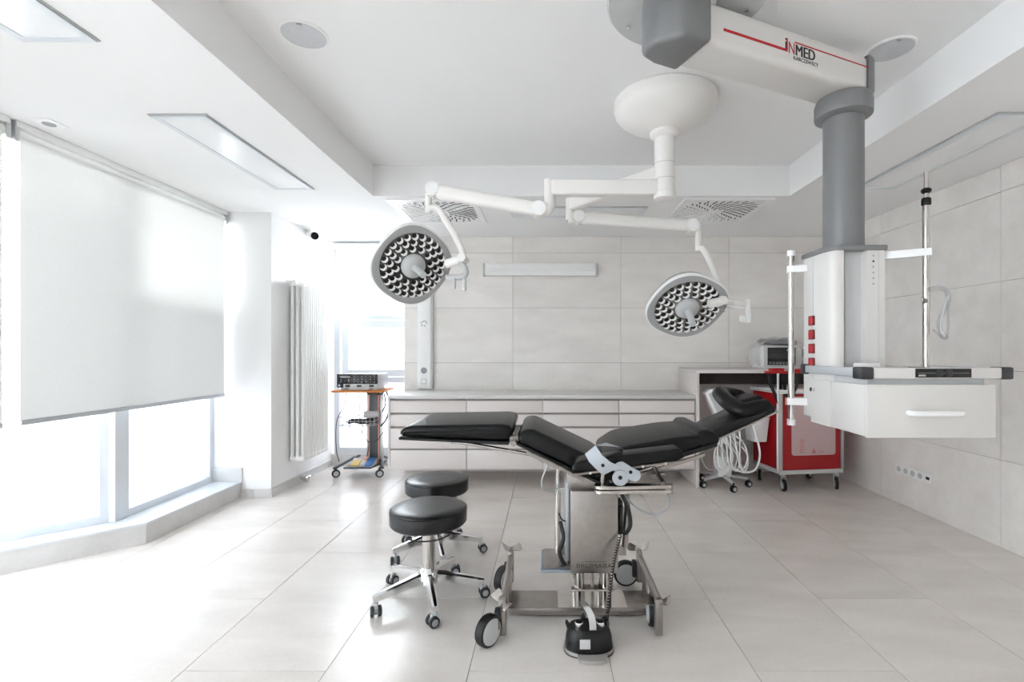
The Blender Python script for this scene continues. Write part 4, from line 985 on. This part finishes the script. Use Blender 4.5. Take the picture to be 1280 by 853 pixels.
# ================================================================== RED CART
th = R(7.5)
rc = thing('red_trolley', 'red and white medical trolley on casters under the raised desk', 'cart', (2.196, 4.62, 0), th)
def rp(name, mb, material, par=None, label=None): return part(name, mb, material, par or rc, True, True, label)
W_, D_ = .66, .50
rp('base_frame', MB().bx(0, W_, 0, D_, .165, .205, .004), 'lgrey')
for x, y in ((.012, .012), (W_-.012, .012), (.012, D_-.012), (W_-.012, D_-.012)):
    rp('corner_post', MB().bx(x-.016, x+.016, y-.016, y+.016, .205, .935, .006), 'alu')
rp('front_panel', MB().bx(.032, W_-.032, .004, .022, .207, .93), 'red')
rp('side_panel', MB().bx(.004, .022, .03, D_-.03, .207, .93), 'red')
rp('side_panel', MB().bx(W_-.022, W_-.004, .03, D_-.03, .207, .93), 'red')
rp('rear_panel', MB().bx(.032, W_-.032, D_-.022, D_-.004, .207, .93), 'red')
lid = rp('lid', MB().bx(-.01, W_+.01, -.01, D_+.01, .935, .972, .006), 'white')
rp('lid_groove', MB().bx(-.0115, W_+.0115, -.0115, D_+.0115, .950, .954), 'midgrey', lid)
pn = rp('frosted_pane', MB().prism([q for cx_, cz_, a0 in ((.545, .37, 270), (.545, .88, 0), (.145, .88, 90), (.145, .37, 180)) for q in [(cx_+.025*math.cos(R(a0+15*k)), cz_+.025*math.sin(R(a0+15*k))) for k in range(7)]], -.006, .002, 'y'), 'pane')
tw = Matrix.Translation((2.196, 4.62, 0)) @ Matrix.Rotation(th, 4, 'Z')
text('pane_lettering', 'mie', .095, 'pinkink', pn, tw @ frame_m((.245, -.0065, .365), (0, 0, 1), (-1, 0, 0)), align='LEFT')
part('pane_symbol', MB().prism([(.315, .362), (.375, .362), (.345, .415)], -.0075, -.0065, 'y', m=tw), 'pinkink', pn, False)
text('pane_lettering', 'Aim', .04, 'pinkink', pn, tw @ frame_m((.39, -.0065, .365), (1, 0, 0), (0, 0, 1)), align='LEFT')
for i, (x, y, sp) in enumerate(((.055, .05, 80), (W_-.05, .05, 60), (.055, D_-.05, 55), (W_-.05, D_-.05, 30))):
    a = R(sp); ax = (math.sin(a), -math.cos(a), 0)
    w_ = rp('caster_wheel', MB().lathe([(.040, -.014), (.056, -.012), (.0575, 0), (.056, .012), (.040, .014)], Matrix.Translation((x, y-.02, .0575)) @ Y2D(ax), 28), 'rubber')
    rp('wheel_disc', MB().lathe([(.036, -.015), (.036, .015)], Matrix.Translation((x, y-.02, .0575)) @ Y2D(ax), 22), 'lgrey', w_)
    n_ = Vector(ax)
    fk = MB().cyl((x, y, .14), (x, y, .166), .022)
    for s_ in (-1, 1):
        c_ = Vector((x, y-.01, .105)) + n_*.020*s_
        fk.box(c_, (.006, .035, .09), (0, 0, math.atan2(n_.y, n_.x)), .002)
    fk.box((x, y-.005, .142), (.046, .046, .012), None, .004)
    rp('caster_fork', fk, 'alu')
# thin pole on the front corner, red top bar, black straps
rp('corner_pole', MB().cyl((-.012, .012, .90), (-.012, .012, 1.13), .011, seg=14).cyl((-.012, .012, .20), (-.012, .012, .92), .015, seg=14), 'alu')
rb = rp('red_bar', MB().bx(-.13, .20, -.015, .055, 1.128, 1.150, .006).bx(-.085, .03, -.03, .06, 1.146, 1.178, .008).box((-.03, .01, 1.14), (.05, .16, .018), None, .004).bx(.12, .24, -.02, .06, 1.14, 1.17, .008), 'redp')
for pts in ([(-.10, .02, 1.13), (-.085, .015, 1.03), (-.045, .01, .93), (-.01, .0, .84)],
            [(.03, .01, 1.13), (.045, .0, 1.02), (.055, -.005, .93), (.075, -.01, .86), (.10, -.01, .84), (.13, -.01, .93), (.165, -.01, 1.02), (.18, 0, 1.13)],
            [(.01, .03, 1.13), (.02, .02, 1.0), (.02, .02, .90), (.05, .01, .82), (.10, .0, .80)]):
    sp_ = spline(pts, 6); q = MB(); vs = []; fs = []
    for i, c_ in enumerate(sp_):
        vs += [(c_.x-.017, c_.y, c_.z), (c_.x+.017, c_.y, c_.z), (c_.x+.017, c_.y+.004, c_.z), (c_.x-.017, c_.y+.004, c_.z)]
    for i in range(len(sp_)-1):
        for k in range(4): fs.append((4*i+k, 4*i+(k+1) % 4, 4*i+4+(k+1) % 4, 4*i+4+k))
    fs += [(0, 1, 2, 3), tuple(4*len(sp_)-4+k for k in range(4))]
    rp('strap', q.add(vs, fs), 'rubber', rb)
rp('strap_buckle', MB().bx(.045, .075, -.016, -.006, .83, .90, .004), 'salmon', rb)
rp('hook_rail', MB().cyl((-.03, .05, .80), (-.03, .45, .80), .007).cyl((-.03, .05, .80), (.005, .05, .80), .007).cyl((-.03, .45, .80), (.005, .45, .80), .007), 'redp')

bn = thing('waste_bin', 'small white open bin hanging on the side of the red trolley', 'bin', (2.070, 4.85, .45), th)
def taper(z, k): return [(-.075*k-.0, -.10*k, z), (.075*k, -.10*k, z), (.075*k, .10*k, z), (-.075*k, .10*k, z)]
part('bucket', loft(MB(), [taper(0, .80), taper(.22, 1.0), taper(.232, 1.06), taper(.236, 1.06), taper(.236, .96), taper(.02, .76)]), 'white', bn, False, True)
part('hook', MB().bx(.03, .078, -.03, .03, .19, .365, .003), 'lgrey', bn, True, True)

# ================================================================== SUCTION UNIT behind the head end
su = thing('suction_unit', 'white mobile suction unit with looped hoses behind the head end', 'suction unit', (1.74, 4.86, 0))
for k in range(5):
    a = R(-100+72*k+14)
    x, y = 1.74+.24*math.cos(a), 4.86+.24*math.sin(a)
    part('base_leg', MB().tube([(1.74, 4.86, .11), (x, y, .085)], [.026, .018], 10, squash=.8), 'lgrey', su)
    w_ = part('caster_wheel', MB().lathe([(.024, -.02), (.033, -.015), (.033, .015), (.024, .02)], Matrix.Translation((x, y, .033)) @ Y2D((.3, -.95, 0)), 22), 'rubber', su)
    part('wheel_disc', MB().lathe([(.018, -.021), (.018, .0215), (0, .0215)], Matrix.Translation((x, y, .033)) @ Y2D((.3, -.95, 0)), 16), 'lgrey', w_)
    part('caster_stem', MB().cyl((x, y, .04), (x, y, .09), .010), 'dgrey', su)
part('pump_box', MB().bx(1.67, 1.81, 4.80, 4.94, .10, .30, .012), 'white', su)
part('column', MB().cyl((1.74, 4.88, .28), (1.74, 4.88, .72), .026), 'lgrey', su)
hd_ = part('control_head', MB().prism([(1.545, .93), (1.60, .965), (1.86, .955), (1.90, .88), (1.86, .72), (1.78, .655), (1.66, .665)], 4.80, 4.93, 'y', .022, 3), 'white', su)
part('head_face', MB().prism([(1.575, .915), (1.61, .935), (1.84, .93), (1.865, .875), (1.835, .745), (1.775, .69), (1.68, .695)], 4.79, 4.802, 'y', .006, 1), 'lgrey', hd_)
part('head_knob', MB().cyl((1.77, 4.792, .74), (1.77, 4.78, .74), .016, seg=14).cyl((1.80, 4.792, .725), (1.80, 4.785, .725), .008, seg=10), 'dgrey', hd_)
part('hose_bar', MB().bx(1.62, 1.90, 4.75, 4.79, .615, .64, .006), 'white', su)
random.seed(11)
for k, x in enumerate((1.64, 1.69, 1.73, 1.77, 1.81, 1.87)):
    dz = random.random()*.10; dx = random.uniform(-.05, .06)
    part('hose', MB().tube(spline([(x, 4.77, .63), (x+dx*.3, 4.74, .45), (x+dx, 4.72, .24+dz*.6), (x+dx+.05, 4.73, .17+dz*.5), (x+dx+.10, 4.76, .26+dz), (x+.04, 4.79, .45), (1.74, 4.83, .56)], 6), .0085, 8), 'white', su)
part('hose', MB().tube(spline([(1.98, 4.74, .66), (2.02, 4.72, .50), (2.04, 4.70, .34), (2.00, 4.70, .20), (1.90, 4.72, .165), (1.80, 4.74, .2)], 6), .010, 8), 'white', su)
part('hose', MB().tube(spline([(1.66, 4.74, .46)] + [(1.70+.09*math.cos(R(a)), 4.73, .31+.15*math.sin(R(a))) for a in range(120, 480, 30)], 5), .008, 8), 'white', su)
part('grey_hose', MB().tube(spline([(1.55, 4.78, .40), (1.50, 4.76, .30), (1.55, 4.74, .2), (1.66, 4.74, .17)], 6), .009, 8), 'midgrey', su)

# ================================================================== THINGS ON THE RAISED DESK
mo = thing('monitor_device', 'white patient monitor under a crumpled clear plastic cover on the raised desk', 'monitor', (2.38, 5.1, 1.155))
part('housing', MB().prism([(2.215, 1.157), (2.62, 1.157), (2.62, 1.395), (2.205, 1.395)], 5.04, 5.30, 'y', .012, 2), 'white', mo)
fm = part('bezel', MB().bx(2.225, 2.615, 5.028, 5.043, 1.175, 1.392, .006), 'lgrey', mo)
part('screen', MB().bx(2.262, 2.55, 5.022, 5.030, 1.235, 1.375, .003), 'screen', fm)
part('button_strip', MB().bx(2.262, 2.55, 5.022, 5.030, 1.195, 1.234, .003), 'dgrey', fm)
for k in range(8): part('key', MB().box((2.29+.034*k, 5.021, 1.214), (.018, .004, .012)), 'redp' if k == 7 else 'midgrey', fm)
for x, z in ((2.50, 1.33), (2.52, 1.30), (2.475, 1.35)): part('readout', MB().box((x, 5.0215, z), (.035, .002, .018)), 'lgrey', fm)
part('top_pouch', MB().box((2.40, 5.12, 1.43), (.36, .16, .055), (0, .03, .05), .02, 3), 'dgreyl', mo)
# crumpled cover: a noisy shell over the top and left side
cv = MB(); random.seed(21); nu, nv2 = 16, 12; vs = []; fs = []
from mathutils import noise
for i in range(nu+1):
    for j in range(nv2+1):
        u = i/nu; v = j/nv2; a = math.pi*(-.12+1.15*u)
        x = 2.40-.235*math.cos(a); z = 1.30+.175*max(-.3, math.sin(a))**.8 if math.sin(a) > 0 else 1.30+.3*math.sin(a)
        y = 5.015+.29*v
        q = noise.noise_vector(Vector((u*7, v*6, 1.3)))
        vs.append((x+.022*q.x, y+.012*q.y, z+.030*q.z))
for i in range(nu):
    for j in range(nv2):
        a_ = i*(nv2+1)+j; fs.append((a_, a_+1, a_+nv2+2, a_+nv2+1))
part('plastic_cover', cv.add(vs, fs), 'bag', mo)
bt = thing('device_box', 'small white device box behind the pendant pole on the raised desk', 'device', (2.74, 5.15, 1.155))
part('box_body', MB().bx(2.66, 2.86, 5.06, 5.24, 1.157, 1.29, .008), 'white', bt)
part('box_lid', MB().bx(2.65, 2.87, 5.05, 5.25, 1.365, 1.392, .004), 'white', bt)
part('box_window', MB().bx(2.67, 2.85, 5.07, 5.23, 1.29, 1.366), 'midgrey', bt)
